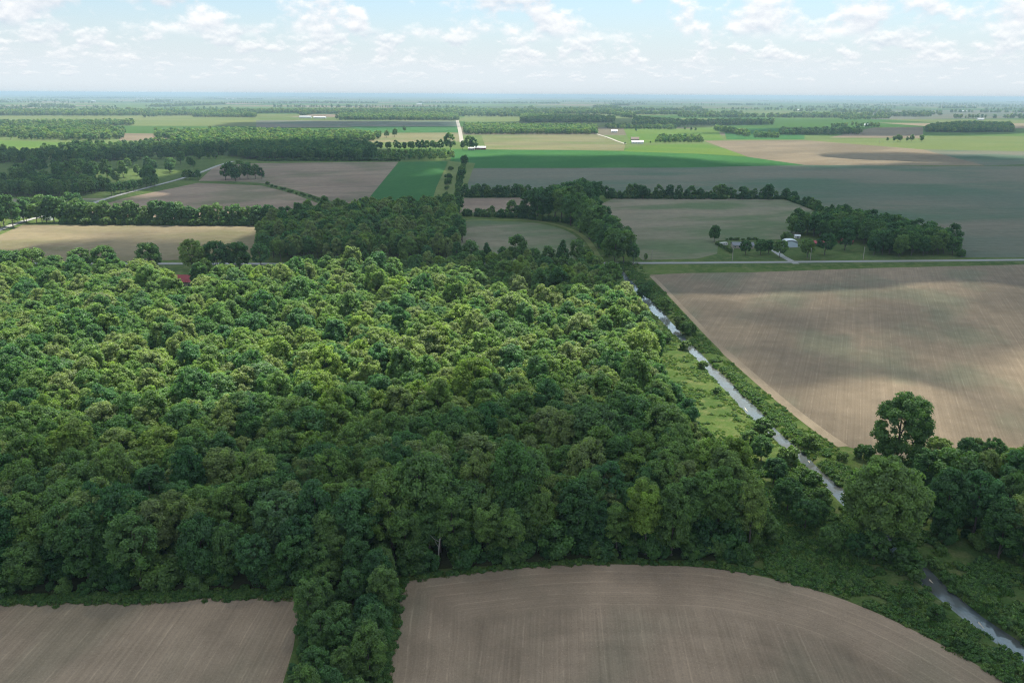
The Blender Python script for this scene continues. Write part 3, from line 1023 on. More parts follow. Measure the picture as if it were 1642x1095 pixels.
# grassy lips of the wood edge and of the belt
lip = np.vstack([G(*p) + rng.normal(size=2) * .8 for p in [(x, y + dy) for x, y in zip(np.linspace(-20, 500, 420), np.interp(np.linspace(-20, 500, 420), [-20, 200, 500], [961, 956, 948])) for dy in (0, 5)]])
scatter('wood_edge_grass', lip, NG_GRASS, 4, .6, 1.0, 'strip of rough grass along the foot of the left wood', 'grass', 9)
lip = np.vstack([G(*p) + rng.normal(size=2) * .6 for p in zip(np.interp(np.linspace(0, 1, 260), [0, .2, .6, 1], [645, 635, 622, 608]), np.interp(np.linspace(0, 1, 260), [0, .2, .6, 1], [928, 985, 1060, 1160]))])
lip2 = np.vstack([G(*p) + rng.normal(size=2) * .6 for p in zip(np.linspace(645, 1240, 420), np.interp(np.linspace(645, 1240, 420), [645, 800, 900, 1010, 1130, 1240], [929, 911, 902, 901, 905, 920]))])
scatter('field_edge_grass', np.vstack([lip, lip2]), NG_GRASS, 4, .5, .9, 'thin grass fringe round the curved brown field', 'grass', 10)

# shrubs on the banks
shr = [(1222, 690, 20), (1243, 700, 12), (1095, 535, 20), (1083, 522, 16), (1060, 498, 22), (1040, 486, 30), (1066, 548, 16), (1110, 560, 14), (1150, 630, 10), (1128, 590, 12), (1028, 470, 18),
       (1318, 806, 22), (1296, 776, 22), (1262, 742, 26), (1240, 775, 40), (1220, 740, 40), (1455, 915, 30), (1400, 900, 46), (1440, 905, 34), (1375, 895, 36), (1480, 930, 16), (1330, 888, 40),
       (1290, 850, 46), (1262, 820, 50), (1310, 840, 36), (1200, 720, 30), (1180, 740, 34), (1500, 990, 16), (1455, 972, 14), (1540, 1040, 14), (1350, 738, 14), (1300, 718, 22), (1385, 735, 22)]
shr.sort()
for i, (x, y, hpx) in enumerate(shr):
    X_, Y_ = G(x, y)
    if abs(X_ - xd(Y_)) < 4.2:
        X_ = xd(Y_) + math.copysign(4.4, X_ - xd(Y_))
    s = hpx * math.hypot(Y_, CAMH) / FPX / math.cos(math.atan(CAMH / Y_)) / 3.2
    if s > 2.2:
        k, s = 'yard%d' % (i % 3), s * 3.2 / 11.0
    else:
        k = 'bush%d' % (i % 2)
    tree(k, X_, Y_, s, 'leafy shrub on the bank beside the ditch, %s from left of the shrubs there' % ordinal(i + 1), 'shrubs along the ditch', name='shrub', cat='shrub')

# notable trees at the ditch
def spot(key, x, yb, hpx, label, **kw):
    X_, Y_ = G(x, yb)
    s = hpx * math.hypot(Y_, CAMH) / FPX / math.cos(math.atan(CAMH / Y_)) / PROTO[key]['H']
    return tree(key, X_, Y_, s, label, **kw)


spot('cottonwood', 1412, 875, 130, 'big round spreading tree on the ditch bank, the widest crown at lower right', rz=.5)
spot('lone', 1434, 757, 124, 'tall tree with a ragged crown standing out against the right brown field', rz=2.0)
rc = [(1500, 770, 75), (1545, 765, 70), (1590, 762, 66), (1480, 800, 90), (1530, 815, 100), (1575, 810, 95), (1620, 800, 90), (1510, 855, 110), (1560, 860, 115), (1610, 860, 115), (1640, 830, 110), (1650, 770, 85),
      (1495, 745, 50), (1600, 895, 100), (1640, 900, 110), (1670, 860, 110), (1690, 800, 100), (1655, 735, 60), (1462, 775, 60), (1560, 745, 48), (1680, 930, 100)]
rc = [(a, b_, c * .74) for a, b_, c in rc]
trees_px(rc, ['oak0', 'edge1', 'oak2', 'edge2', 'yard0', 'elm1'], 'dark tree in the thicket right of the ditch', 'thicket right of the ditch', name='thicket_tree', parts=True)
scatter('thicket_undergrowth', fill(GP([(1440, 800), (1500, 735), (1680, 730), (1720, 900), (1600, 890), (1500, 870)]), 4.5, 6), NG_UNDER, 2, .5, .9, 'dark bushes filling the thicket right of the ditch', 'undergrowth', 11)

# a dead pale tree and loose snag at the front of the wood
def snag(x, y, Hs, seed, label):
    g = np.random.default_rng(seed)
    X_, Y_ = G(x, y)
    e = empty('dead_tree', (X_, Y_, 0), label=label, category='dead tree')
    v, f = tube([(0, 0, -.3), (.2, .1, Hs * .4), (.6, -.1, Hs * .75), (.9, .2, Hs)], [.22, .17, .1, .03], 7)
    link('trunk', mesh_np('snag_trunk', v, f, [BARK_PALE], smooth=True), e)
    for k in range(7):
        z = Hs * g.uniform(.35, .85)
        a = g.uniform(0, 6.28); L = g.uniform(1.5, 3.4)
        s = np.array([.1 + .6 * z / Hs, 0, z])
        v, f = tube([s, s + np.array([math.cos(a) * L * .5, math.sin(a) * L * .5, L * .45]), s + np.array([math.cos(a) * L, math.sin(a) * L, L * 1.1])], [.09, .06, .02], 5)
        link('branch', mesh_np('snag_branch', v, f, [BARK_PALE], smooth=True), e)


snag(703, 903, 11.5, 3, 'bare pale dead tree at the front left of the wood behind the curved field')
snag(152, 850, 17, 4, 'bare pale snag among the shaded treetops of the left wood')

# ------------------------------------------------------------------ middle distance
# lawn trees between the wood and the road
trees_px([(60, 452, 46), (28, 450, 40), (92, 445, 30), (10, 448, 40)], ['yard0', 'yard1', 'yard2'], 'dark round lawn tree left of the left utility pole', 'lawn trees left of the pole', name='lawn_tree')
trees_px([(130, 440, 36), (172, 440, 40), (243, 438, 42)], ['yard1', 'yard0', 'yard2'],
         ['small grey-green tree on the lawn just left of the utility pole', 'dark tree on the lawn just right of the utility pole', 'dark tree by the gap in front of the left field'], None)
trees_px([(310, 446, 54), (350, 440, 46), (385, 437, 42), (420, 440, 44), (330, 442, 40)], ['oak2', 'yard0', 'yard2', 'oak0'], 'dark round tree beside the road left of the driveway', 'dark trees beside the road', name='roadside_tree')
# wood beyond the road
WB = GP([(455, 424), (410, 408), (432, 388), (425, 374), (470, 366), (505, 352), (560, 354), (610, 342), (655, 349), (690, 341), (735, 350), (728, 368), (745, 388), (738, 424), (600, 426), (500, 420)])
pb = fill(WB, 9.0, 21, .4, 1)
NG_MID = scatter_group('mid', ['mid0', 'mid1', 'mid2', 'mid3', 'mid4'])
o_ = np.argsort(pb[:, 1])
nb_ = 40
o_[:nb_] = sorted(o_[:nb_], key=lambda k: pb[k, 0])
for kk, k in enumerate(o_[:nb_]):
    tree(KEYS[int(rng.integers(len(KEYS)))], pb[k, 0], pb[k, 1], float(rng.uniform(.65, 1.05)),
         'dark tree at the front of the wood just beyond the road, %s from left' % ordinal(kk + 1), 'near trees of the wood beyond the road', name='roadside_wood_tree', parts=False)
scatter('wood_beyond_road', pb[o_[nb_:]], NG_WOOD, len(KEYS), .62, 1.15, 'dark wood beyond the road, left of the half round field', 'woodland', 12)
RT = GP([(470, 437), (640, 434), (820, 436), (985, 439), (975, 452), (820, 458), (640, 462), (470, 470)])
scatter('roadside_thicket', fill(RT, 8.0, 77, .45), NG_WOOD, len(KEYS), .45, .78, 'dark trees hiding the road at the back of the wood', 'woodland', 13)
# trees right of the wood, between the half round field and the road
trees_px([(755, 425, 34), (780, 424, 30), (805, 425, 26), (828, 424, 40), (855, 426, 24), (880, 424, 26), (902, 425, 34), (925, 424, 36), (942, 425, 22), (770, 432, 26), (815, 434, 22), (870, 433, 22)],
         ['mid1', 'spruce', 'mid3', 'mid0', 'yard0'], 'dark tree between the half round field and road', 'trees before the half round field', name='roadside_tree')
# creek trees running back from the road
creek = [(985, 424, 50), (1000, 420, 46), (975, 412, 44), (1015, 424, 30), (990, 404, 40), (960, 398, 40), (972, 392, 42), (945, 384, 42), (958, 378, 42), (930, 372, 44), (945, 366, 40), (915, 362, 44), (930, 358, 40),
         (900, 356, 46), (880, 354, 46), (862, 353, 44), (845, 350, 38), (890, 348, 42), (910, 345, 40), (925, 340, 38), (940, 334, 34), (950, 328, 32), (930, 328, 34), (915, 333, 36), (960, 322, 26), (940, 318, 24), (925, 318, 26), (905, 325, 26), (895, 338, 36), (870, 342, 34),
         (955, 350, 30), (968, 372, 36), (983, 388, 34), (1020, 416, 14), (1035, 418, 10), (1002, 398, 30)]
trees_px(creek, ['mid1', 'mid3', 'mid0', 'mid2', 'mid4'], 'dark tree in the creek belt beyond the road', 'creek belt trees', name='creek_tree')
trees_px([(820, 346, 22), (790, 346, 14), (835, 348, 16), (765, 345, 10), (805, 349, 10), (750, 346, 9)], ['mid1', 'mid3', 'bush0'], 'tree in the short hedge before the beige strip field', 'hedge before the beige strip', name='hedge_tree')


def row(x0_, y0_, x1_, y1_, n, hlo, hhi, label, group, name='hedge_tree', keys=('mid0', 'mid1', 'mid2', 'mid3', 'mid4'), jy=1.0, gap=0.0, seed=0):
    g = np.random.default_rng(seed + 900)
    L = []
    for k in range(n):
        t_ = (k + g.uniform(-.35, .35)) / max(n - 1, 1)
        if g.random() < gap:
            continue
        L.append((x0_ + (x1_ - x0_) * t_, y0_ + (y1_ - y0_) * t_ + g.uniform(-jy, jy), g.uniform(hlo, hhi)))
    trees_px(L, list(keys), label, group, name)


row(745, 316, 890, 316, 19, 11, 18, 'tree in the hedge behind the beige strip field', 'hedge behind the beige strip', gap=.1, seed=1)
row(975, 318, 1262, 319, 36, 9, 22, 'tree in the straight hedge behind the farm field', 'hedge at the back of the field beyond the road', seed=2)
row(1262, 320, 1350, 352, 12, 9, 15, 'bushy tree in the slanting hedge leading to the farm wood', 'slanting hedge', seed=3)
row(100, 358, 412, 361, 36, 18, 33, 'tree in the hedge at the back of the left tan field', 'hedge behind the left field', seed=4)
row(120, 360, 412, 362, 30, 7, 12, 'low bush under the hedge behind the left tan field', 'bushes of the hedge behind the left field', keys=('bush0', 'bush1'), seed=5)
row(36, 357, 125, 357, 10, 24, 36, 'tree in front of the white house by the county road', 'trees round the white house', seed=6)
row(50, 345, 125, 342, 7, 20, 30, 'tree behind the white house beside the county road', 'trees behind the white house', seed=7)
row(-20, 360, 20, 366, 5, 36, 46, 'tree left of the county road at the left edge', 'trees at the left edge beside the county road', seed=8)
row(412, 362, 470, 358, 7, 20, 30, 'tree ending the left hedge at the roadside wood', 'trees at the end of the left hedge', seed=9)
g6 = np.random.default_rng(66)
hl = []
for (xa, ya, xb, yb_, n) in [(738, 316.5, 892, 316.5, 90), (972, 318.5, 1264, 319.5, 150), (1264, 321, 1352, 354, 60), (745, 346.5, 850, 350, 60), (100, 359.5, 415, 362, 170), (738, 262, 730, 335, 40), (850, 352, 930, 360, 40), (930, 360, 985, 410, 60)]:
    for k in range(n):
        t_ = g6.random()
        hl.append(G(xa + (xb - xa) * t_, ya + (yb_ - ya) * t_ + g6.normal() * .35))
scatter('hedge_bottom', np.array(hl), NG_UNDER, 2, .5, 1.15, 'brushy growth at the foot of the field hedges and creek trees', 'undergrowth', 15)
# farm wood to the right of the farmhouse
FW = GP([(1395, 413), (1390, 396), (1375, 392), (1330, 388), (1300, 382), (1262, 380), (1270, 372), (1330, 364), (1345, 356), (1400, 368), (1470, 384), (1530, 404), (1532, 412)])
pf = fill(FW, 9.5, 31, .4, 1)
pf = pf[np.argsort(pf[:, 0] / pf[:, 1])]
for k in range(len(pf)):
    tree(('mid0', 'mid1', 'mid2', 'mid3', 'mid4')[int(rng.integers(5))], pf[k, 0], pf[k, 1], float(rng.uniform(.85, 1.2)),
         'dark tree in the farm wood right of the farmhouse, %s from left' % ordinal(k + 1), 'farm wood', name='farm_wood_tree', parts=False)
spot('edge0', 1145, 388, 27, 'lone oval tree at the left end of the farm garden', parts=False)
trees_px([(1195, 409, 20), (1219, 410, 22), (1232, 407, 19), (1250, 413, 24)], ['yard0', 'yard1', 'yard2'], 'dark garden tree in front of the ranch house', 'garden trees before the house', name='garden_tree')
trees_px([(1294, 414, 26), (1322, 409, 30), (1354, 402, 30), (1260, 386, 12), (1540, 412, 10)], ['yard1', 'yard0', 'yard2', 'bush0', 'bush1'],
         ['small tree beside the utility pole on the farm lawn', 'tall tree alone on the farm lawn right of the pole', 'dark tree at the back of the farm lawn near the red roofs', 'round bush behind the white shed', 'low bush at the roadside end of the farm wood'], None)
row(1166, 385.5, 1216, 385.5, 10, 2.5, 4.5, 'small clipped bush in the row behind the ranch house', 'bush row behind the house', keys=('bush0', 'bush1'), jy=.3, seed=10)
row(1150, 393, 1172, 406, 8, 4, 6, 'low bush in the left hedge of the farm garden', 'garden hedge', keys=('bush0', 'bush1'), jy=.5, seed=11)
# brown field clump and waterway bushes
trees_px([(362, 289, 22), (372, 288, 24), (385, 288, 26), (398, 288, 22), (410, 287, 20), (420, 288, 16), (378, 291, 18)], ['mid0', 'mid3', 'mid4'], 'tree in the small clump inside the upper brown field', 'clump in the brown field', name='clump_tree')
row(295, 289, 318, 288, 5, 9, 15, 'bush where the county road meets the brown fields', 'corner bushes', keys=('mid0', 'mid3'), seed=12)
row(430, 298, 530, 327, 16, 2.5, 5, 'low bush on the grass strip across the brown field', 'waterway bushes', keys=('bush0', 'bush1'), seed=13)
# scrub strip beside the green wedge
row(745, 265, 733, 330, 16, 9, 17, 'tree in the scrub strip right of the green wedge field', 'scrub strip trees', jy=2, seed=14)
row(722, 275, 712, 332, 9, 4, 9, 'bush in the scrub strip right of the green wedge field', 'scrub strip bushes', keys=('bush0', 'bush1'), seed=15)
row(690, 345, 735, 340, 8, 16, 26, 'tree at the lower end of the scrub strip', 'trees ending the scrub strip', seed=16)
# dark wood behind the brown fields
NG_FAR = scatter_group('far', ['far0', 'far1', 'far2', 'far3'])


def wood_px(name, poly, sp, smin, smax, label, seed, ng=None, nk=4, clump=None):
    P = fill(GP(poly), sp, seed, .45)
    if clump:
        P = P[vnoise(P, clump[0], seed) > clump[1]]
    return scatter(name, P, ng or NG_FAR, nk, smin, smax, label, 'woodland', seed)


wood_px('distant_wood', [(385, 256), (600, 258), (602, 243), (560, 236), (420, 236), (380, 243)], 10, .85, 1.25, 'dark wood behind the upper brown field', 41, NG_MID, 5)
row(415, 258.5, 640, 258.5, 60, 3, 5, 'low bush along the foot of the dark wood', 'bushes below the dark wood', keys=('bush0',), jy=.3, seed=17)
wood_px('distant_wood', [(600, 257), (728, 257), (730, 246), (602, 246)], 14, .35, .7, 'scrubby young trees between the dark wood and the green field', 42)
row(605, 240, 700, 241, 14, 9, 14, 'tree in the row leading to the roadside farm', 'row leading to the roadside farm', seed=18)
trees_px([(722, 242, 23), (752, 241, 20), (760, 241, 17), (742, 240, 12), (706, 241, 14)], ['mid0', 'mid3'], 'large farm tree at the near end of the gravel lane', 'roadside farm trees', name='farmyard_tree')
trees_px([(620, 221, 10), (633, 220, 12), (649, 211, 7)], ['mid0', 'mid3', 'mid0'], ['left of the two trees in the tan strip left of the gravel lane', 'right of the two trees in the tan strip left of the gravel lane', 'single small tree in the green strip left of the gravel lane'], None)
wood_px('distant_wood', [(380, 235), (600, 226), (610, 221), (560, 217), (411, 213), (250, 214), (240, 234)], 15, .8, 1.15, 'pale sunlit wood behind the dark wood', 43, clump=(70, .33))
wood_px('distant_wood', [(-20, 262), (120, 262), (240, 256), (390, 256), (390, 240), (240, 236), (120, 240), (60, 247), (-20, 250)], 12, .6, 1.25, 'dark belt of park trees at left in front of the pale green field', 44, NG_MID, 5, clump=(45, .40))
wood_px('distant_wood', [(-20, 316), (120, 316), (174, 315), (172, 303), (100, 297), (-20, 299)], 10.5, .8, 1.15, 'dark grove above the small left field', 45, NG_MID, 5, clump=(30, .25))
# single trees of the park lawn
g2 = np.random.default_rng(8)
pk = []
for k in range(60):
    x = g2.uniform(0, 335); y = g2.uniform(262, 300)
    if y > 288 - (x - 280) * .35 and x > 240:
        continue
    if x < 175 and y > 297:
        continue
    pk.append((x, y, g2.uniform(15, 30) * (.6 + (y - 262) / 80)))
trees_px(pk, ['mid0', 'mid1', 'mid3', 'mid4', 'yard0'], 'round tree on the park lawn left of the county road', 'park lawn trees', name='park_tree')
row(180, 314, 245, 299, 7, 12, 18, 'small park tree in line beside the county road', 'roadside park trees', keys=('yard0', 'yard1'), seed=20)
wood_px('distant_wood', [(-20, 224), (195, 226), (200, 212), (120, 206), (-20, 207)], 16, .8, 1.2, 'wooded village strip behind the pale green field at left', 46, clump=(80, .38))
wood_px('distant_wood', [(745, 216), (958, 216), (955, 206), (745, 204)], 14, .8, 1.1, 'straight-edged wood right of the gravel lane', 47)
wood_px('distant_wood', [(545, 193), (735, 193.5), (735, 187), (650, 185), (545, 187)], 16, .9, 1.25, 'long dark wood at the far end of the gravel lane', 48)
wood_px('distant_wood', [(1482, 212), (1550, 213), (1625, 212), (1620, 203), (1550, 201.5), (1490, 206)], 13, .9, 1.25, 'isolated dark oblong wood at far right', 49)
wood_px('distant_wood', [(1050, 229), (1128, 229), (1122, 223), (1060, 223)], 13, .5, .95, 'grove right of the white barn', 50)
wood_px('distant_wood', [(1250, 217), (1380, 216), (1380, 211.5), (1250, 212)], 15, .6, 1.1, 'tree row in front of the far farm at right', 51)
wood_px('distant_wood', [(1145, 210), (1200, 220.5), (1202, 217.5), (1150, 206.5)], 15, .7, 1.1, 'slanting tree row right of the barn meadow', 52)
wood_px('distant_wood', [(1210, 221.5), (1248, 222.5), (1248, 219), (1210, 218)], 15, .6, 1.0, 'short tree row at the far brown field', 53)
wood_px('distant_wood', [(0, 202), (115, 204), (215, 202), (215, 198), (115, 199), (0, 200)], 18, .8, 1.2, 'broken tree line beyond the village strip', 54)
wood_px('distant_wood', [(-20, 186), (310, 186), (420, 182.5), (640, 180), (640, 178.2), (420, 180), (310, 181.5), (-20, 181)], 24, 1.0, 1.5, 'long dark wood along the far left horizon', 55)
wood_px('distant_wood', [(310, 188.5), (411, 189), (411, 185), (310, 184.5)], 20, .9, 1.3, 'second far wood strip at left', 56)
wood_px('distant_wood', [(640, 181.5), (1000, 180.5), (1000, 178.6), (640, 179)], 24, 1.0, 1.4, 'far wood beyond the lane', 57)
wood_px('distant_wood', [(835, 197), (905, 197), (985, 197), (985, 192), (905, 189), (835, 188)], 16, .9, 1.3, 'far dark wood left of the barn meadow', 58)
wood_px('distant_wood', [(1013, 201), (1090, 204), (1090, 197), (1020, 192)], 17, .8, 1.2, 'far wood behind the barn meadow', 59)
wood_px('distant_wood', [(1090, 202), (1240, 200.5), (1240, 196.5), (1090, 198)], 20, .8, 1.3, 'far wood strip at right', 60)
wood_px('distant_wood', [(970, 207), (1085, 208.5), (1085, 205.5), (970, 204)], 18, .6, 1.0, 'thin tree line behind the barn meadow', 61)
row(1424, 227, 1482, 227, 9, 5, 11, 'tree in the small isolated clump in the pale far field', 'clump in the pale far field', gap=.15, jy=.5, seed=21)
trees_px([(1043, 230, 3), (1002, 232, 3.5), (1020, 211, 4), (1098, 209, 5), (1108, 210, 5), (1115, 210.5, 5), (540, 192, 7)], ['mid0', 'mid3'], 'small dark tree standing alone in the far fields', 'far single trees', name='field_tree')
wood_px('distant_wood', [(1330, 206), (1410, 205), (1408, 201.5), (1335, 202)], 22, .5, 1.1, 'trees round the far white house at right', 62, clump=(60, .4))
wood_px('distant_wood', [(1340, 193), (1430, 191), (1428, 188.5), (1345, 190)], 22, .7, 1.2, 'dark clump by the far right farm sheds', 63, clump=(90, .45))
# random far tree lines and woods towards the horizon
g3 = np.random.default_rng(17)
FP = []
for k in range(120):
    Yk = 4300 * math.exp(g3.uniform(0, 2.1) ** .95)
    Xk = g3.uniform(-.72, .72) * Yk
    Lk = g3.uniform(150, 1200) * (1 + Yk / 15000)
    Wk = g3.choice([14, 20, 30, 110]) * (1 + Yk / 20000)
    a = g3.choice([0.05, 0.05, 0.05, 1.62]) + g3.normal() * .03
    n = int(min(Lk * Wk / (14 + Yk / 700) ** 2, 420)) + 3
    P = np.column_stack([g3.uniform(-.5, .5, n) * Lk, g3.uniform(-.5, .5, n) * Wk])
    FP.append(np.column_stack([Xk + P[:, 0] * math.cos(a) - P[:, 1] * math.sin(a), Yk + P[:, 0] * math.sin(a) + P[:, 1] * math.cos(a)]))
scatter('horizon_woods', np.vstack(FP), NG_FAR, 4, .9, 1.6, 'scattered blue-green woods and tree lines toward the horizon', 'woodland', 70)

# ------------------------------------------------------------------ buildings
WHITE = plain('white_siding', (.62, .62, .60), .6, .06)
GREYROOF = plain('grey_shingles', (.17, .18, .20), .85, .2)
METALROOF = plain('pale_metal_roof', (.50, .53, .56), .45, .08)
BLUEWHITE = plain('pale_blue_siding', (.50, .60, .66), .5, .06)
REDROOF = plain('red_roof', (.30, .045, .055), .7, .15)
REDWALL = plain('red_boards', (.19, .05, .042), .8, .2)
BROWNROOF = plain('brown_roof', (.20, .15, .13), .8, .2)
GLASS = plain('window_glass', (.03, .04, .05), .15, .05)
DOORM = plain('door_paint', (.20, .22, .26), .6, .1)
TAN = plain('tan_siding', (.38, .34, .28), .8, .1)


def box(name, x0_, x1_, y0_, y1_, z0_, z1_, mat, parent):
    v = [(x, y, z) for z in (z0_, z1_) for y in (y0_, y1_) for x in (x0_, x1_)]
    f = [(0, 2, 3, 1), (4, 5, 7, 6), (0, 1, 5, 4), (2, 6, 7, 3), (0, 4, 6, 2), (1, 3, 7, 5)]
    return link(name, mesh_np(name, v, f, [mat]), parent)


def building(x, y, wd, dp, hw, hr, wall, roof, name, label, cat, rz=-.05, windows=4, door=True, chimney=False, big_door=False, arch=False, group=None):
    X_, Y_ = G(x, y)
    pr = dict(label=label, category=cat)
    if group:
        pr['group'] = group
    e = empty(name, (X_, Y_, 0), rz, **pr)
    a, b_ = wd / 2, dp / 2
    # walls with gables, ridge along x
    v = [(-a, -b_, -.2), (a, -b_, -.2), (a, b_, -.2), (-a, b_, -.2), (-a, -b_, hw), (a, -b_, hw), (a, b_, hw), (-a, b_, hw), (-a, 0, hw + hr), (a, 0, hw + hr)]
    f = [(0, 1, 5, 4), (2, 3, 7, 6), (1, 2, 6, 9, 5), (3, 0, 4, 8, 7), (4, 5, 9, 8), (6, 7, 8, 9)]
    link('wall', mesh_np('wall', v, f, [wall]), e)
    ov, th = .45, .16
    sl_ = hr / b_
    rv, rf = [], []
    segs = [(-b_ - ov, hw - ov * sl_), (0, hw + hr), (b_ + ov, hw - ov * sl_)]
    if arch:
        segs = [(-(b_ + .2) * math.cos(t_), hw + hr * 1.15 * math.sin(t_)) for t_ in np.linspace(0, math.pi, 13)]
    for (yy, zz) in segs:
        for xx in (-a - ov, a + ov):
            rv += [(xx, yy, zz + .03), (xx, yy, zz + .03 + th)]
    for i in range(len(segs) - 1):
        k = i * 4
        rf += [(k + 1, k + 3, k + 7, k + 5), (k, k + 4, k + 6, k + 2), (k, k + 1, k + 5, k + 4), (k + 2, k + 6, k + 7, k + 3)]
    rf += [(0, 2, 3, 1), (len(rv) - 4, len(rv) - 3, len(rv) - 1, len(rv) - 2)]
    ro = link('roof', mesh_np('roof', rv, rf, [roof]), e)
    if chimney:
        box('chimney', a * .3, a * .3 + .9, -.3, .6, hw + hr * .6, hw + hr + 1.3, WHITE, ro)
    if windows:
        for k in range(windows):
            xx = -a + wd * (k + .5) / windows
            wn = box('window', xx - .6, xx + .6, -b_ - .06, -b_ + .02, hw * .38, hw * .8, WHITE, e)
            box('pane', xx - .5, xx + .5, -b_ - .09, -b_ - .05, hw * .42, hw * .77, GLASS, wn)
    if door:
        box('door', a * .12 - .5, a * .12 + .5, -b_ - .08, -b_ + .02, 0, 2.1, DOORM, e)
    if big_door:
        box('large_door', -1.8, 1.8, -b_ - .1, -b_ + .02, 0, hw * .85, DOORM, e)
    return e


building(1190, 397.5, 17, 9, 2.7, 2.0, TAN, GREYROOF, 'ranch_house', 'low ranch house with grey shingle roof among the garden trees', 'house', windows=5, chimney=True)
building(1266, 395, 9, 11, 3.4, 2.0, BLUEWHITE, METALROOF, 'metal_shed', 'pale blue and white shed with rounded roof beside the driveway', 'shed', rz=1.45, windows=0, door=False, big_door=True, arch=True)
building(1278, 382, 4.5, 3.6, 2.2, 1.0, WHITE, METALROOF, 'garden_shed', 'tiny white shed against the dark farm trees', 'shed', windows=1)
building(1312, 394, 8, 6, 2.6, 1.6, REDWALL, REDROOF, 'red_outbuilding', 'red-roofed outbuilding half hidden left of the farm wood', 'shed', windows=2)
building(1356, 391, 10, 6, 2.6, 1.6, REDWALL, REDROOF, 'red_outbuilding', 'red outbuilding deeper among the trees, the right one of two', 'shed', windows=3)
building(296, 462, 14, 9, 5.2, 3.4, TAN, REDROOF, 'red_roofed_house', 'house with a bright red roof at the back edge of the wood', 'house', windows=4)
building(27, 350, 11, 8, 4.2, 2.6, WHITE, GREYROOF, 'white_house', 'white house with grey roof beside the county road at left', 'house', windows=3)
building(78, 353, 8, 6, 3, 1.6, WHITE, METALROOF, 'white_garage', 'small white outbuilding among trees right of the white house', 'shed', windows=2)
building(770, 240, 26, 14, 4.5, 3, REDWALL, METALROOF, 'red_barn', 'red barn with pale roof right of the roadside farm trees', 'barn', windows=3)
building(756, 240.5, 14, 9, 3.4, 2.2, WHITE, METALROOF, 'farm_shed', 'white shed under the roadside farm trees', 'shed', windows=2)
building(1022, 230.5, 30, 14, 5, 3, WHITE, METALROOF, 'white_barn', 'long white barn with pale metal roof in the sunlit meadow', 'barn', windows=4)
building(1018, 226, 22, 12, 5, 5, BROWNROOF, BROWNROOF, 'brown_barn', 'brown-roofed barn just behind the long white barn', 'barn', windows=2)
for i, (x, y, wd, lb) in enumerate([(490, 189.5, 60, 'left of the two long white poultry barns in the far left fields'), (513, 190.3, 62, 'right of the two long white poultry barns in the far left fields'),
                                    (150, 163.5, 60, 'white far buildings in the far left plain'), (370, 159.8, 260, 'long white shed near the horizon left of centre'),
                                    (125, 221, 14, 'white house in the wooded village strip, the left one'), (270, 239, 16, 'pale house among the park trees, the only one there'),
                                    (985, 213, 20, 'white farmhouse at the top of the farm lane'), (1406, 181, 40, 'white far shed at the right farm'), (1390, 203, 24, 'white house behind the far tree row at right'),
                                    (1545, 180, 46, 'white far farm building at upper right'), (1572, 193, 34, 'pale far house in the green strip at right'), (1282, 178, 40, 'small white shed at the far green field'),
                                    (672, 168, 60, 'white farm building on the plain above the lane'), (742, 181.5, 24, 'pale farmhouse at the far end of the gravel lane')]):
    d_ = math.hypot(*G(x, y))
    building(x, y, wd, max(10, wd * .3), 5 + d_ / 3000, 3 + d_ / 4000, WHITE, METALROOF, 'farm_building', lb, 'barn' if wd > 22 else 'house', windows=3, door=False)

# white travel trailer beside the garden
X_, Y_ = G(1160, 394)
tr_ = empty('travel_trailer', (X_, Y_, 0), .25, label='white travel trailer parked at the left end of the farm garden', category='trailer')
sec = [(-3.4, .6), (-3.5, 1.6), (-3.2, 2.7), (2.9, 2.8), (3.4, 2.2), (3.5, 1.2), (3.2, .6)]
v = [(x, y, z) for y in (-1.15, 1.15) for (x, z) in sec]
n = len(sec)
link('body', mesh_np('trailer_body', v, [tuple(range(n)), tuple(range(2 * n - 1, n - 1, -1))] + [(k, k + n, (k + 1) % n + n, (k + 1) % n) for k in range(n)], [WHITE]), tr_)
for xx in (-2.2, -.2, 1.8):
    box('window', xx - .5, xx + .5, -1.19, -1.14, 1.6, 2.2, GLASS, tr_)
TYRE = plain('tyre_rubber', (.03, .03, .03), .9, .1)
for xx in (-.6, .5):
    for yy in (-1.1, 1.1):
        v = [(xx + .36 * math.cos(a), yy + s_, .36 + .36 * math.sin(a)) for s_ in (-.1, .1) for a in np.linspace(0, 2 * math.pi, 14, endpoint=False)]
        link('wheel', mesh_np('wheel', v, [tuple(range(14)), tuple(range(27, 13, -1))] + [(k, k + 14, (k + 1) % 14 + 14, (k + 1) % 14) for k in range(14)], [TYRE]), tr_)
box('hitch', 3.4, 4.6, -.08, .08, .45, .6, DOORM, tr_)

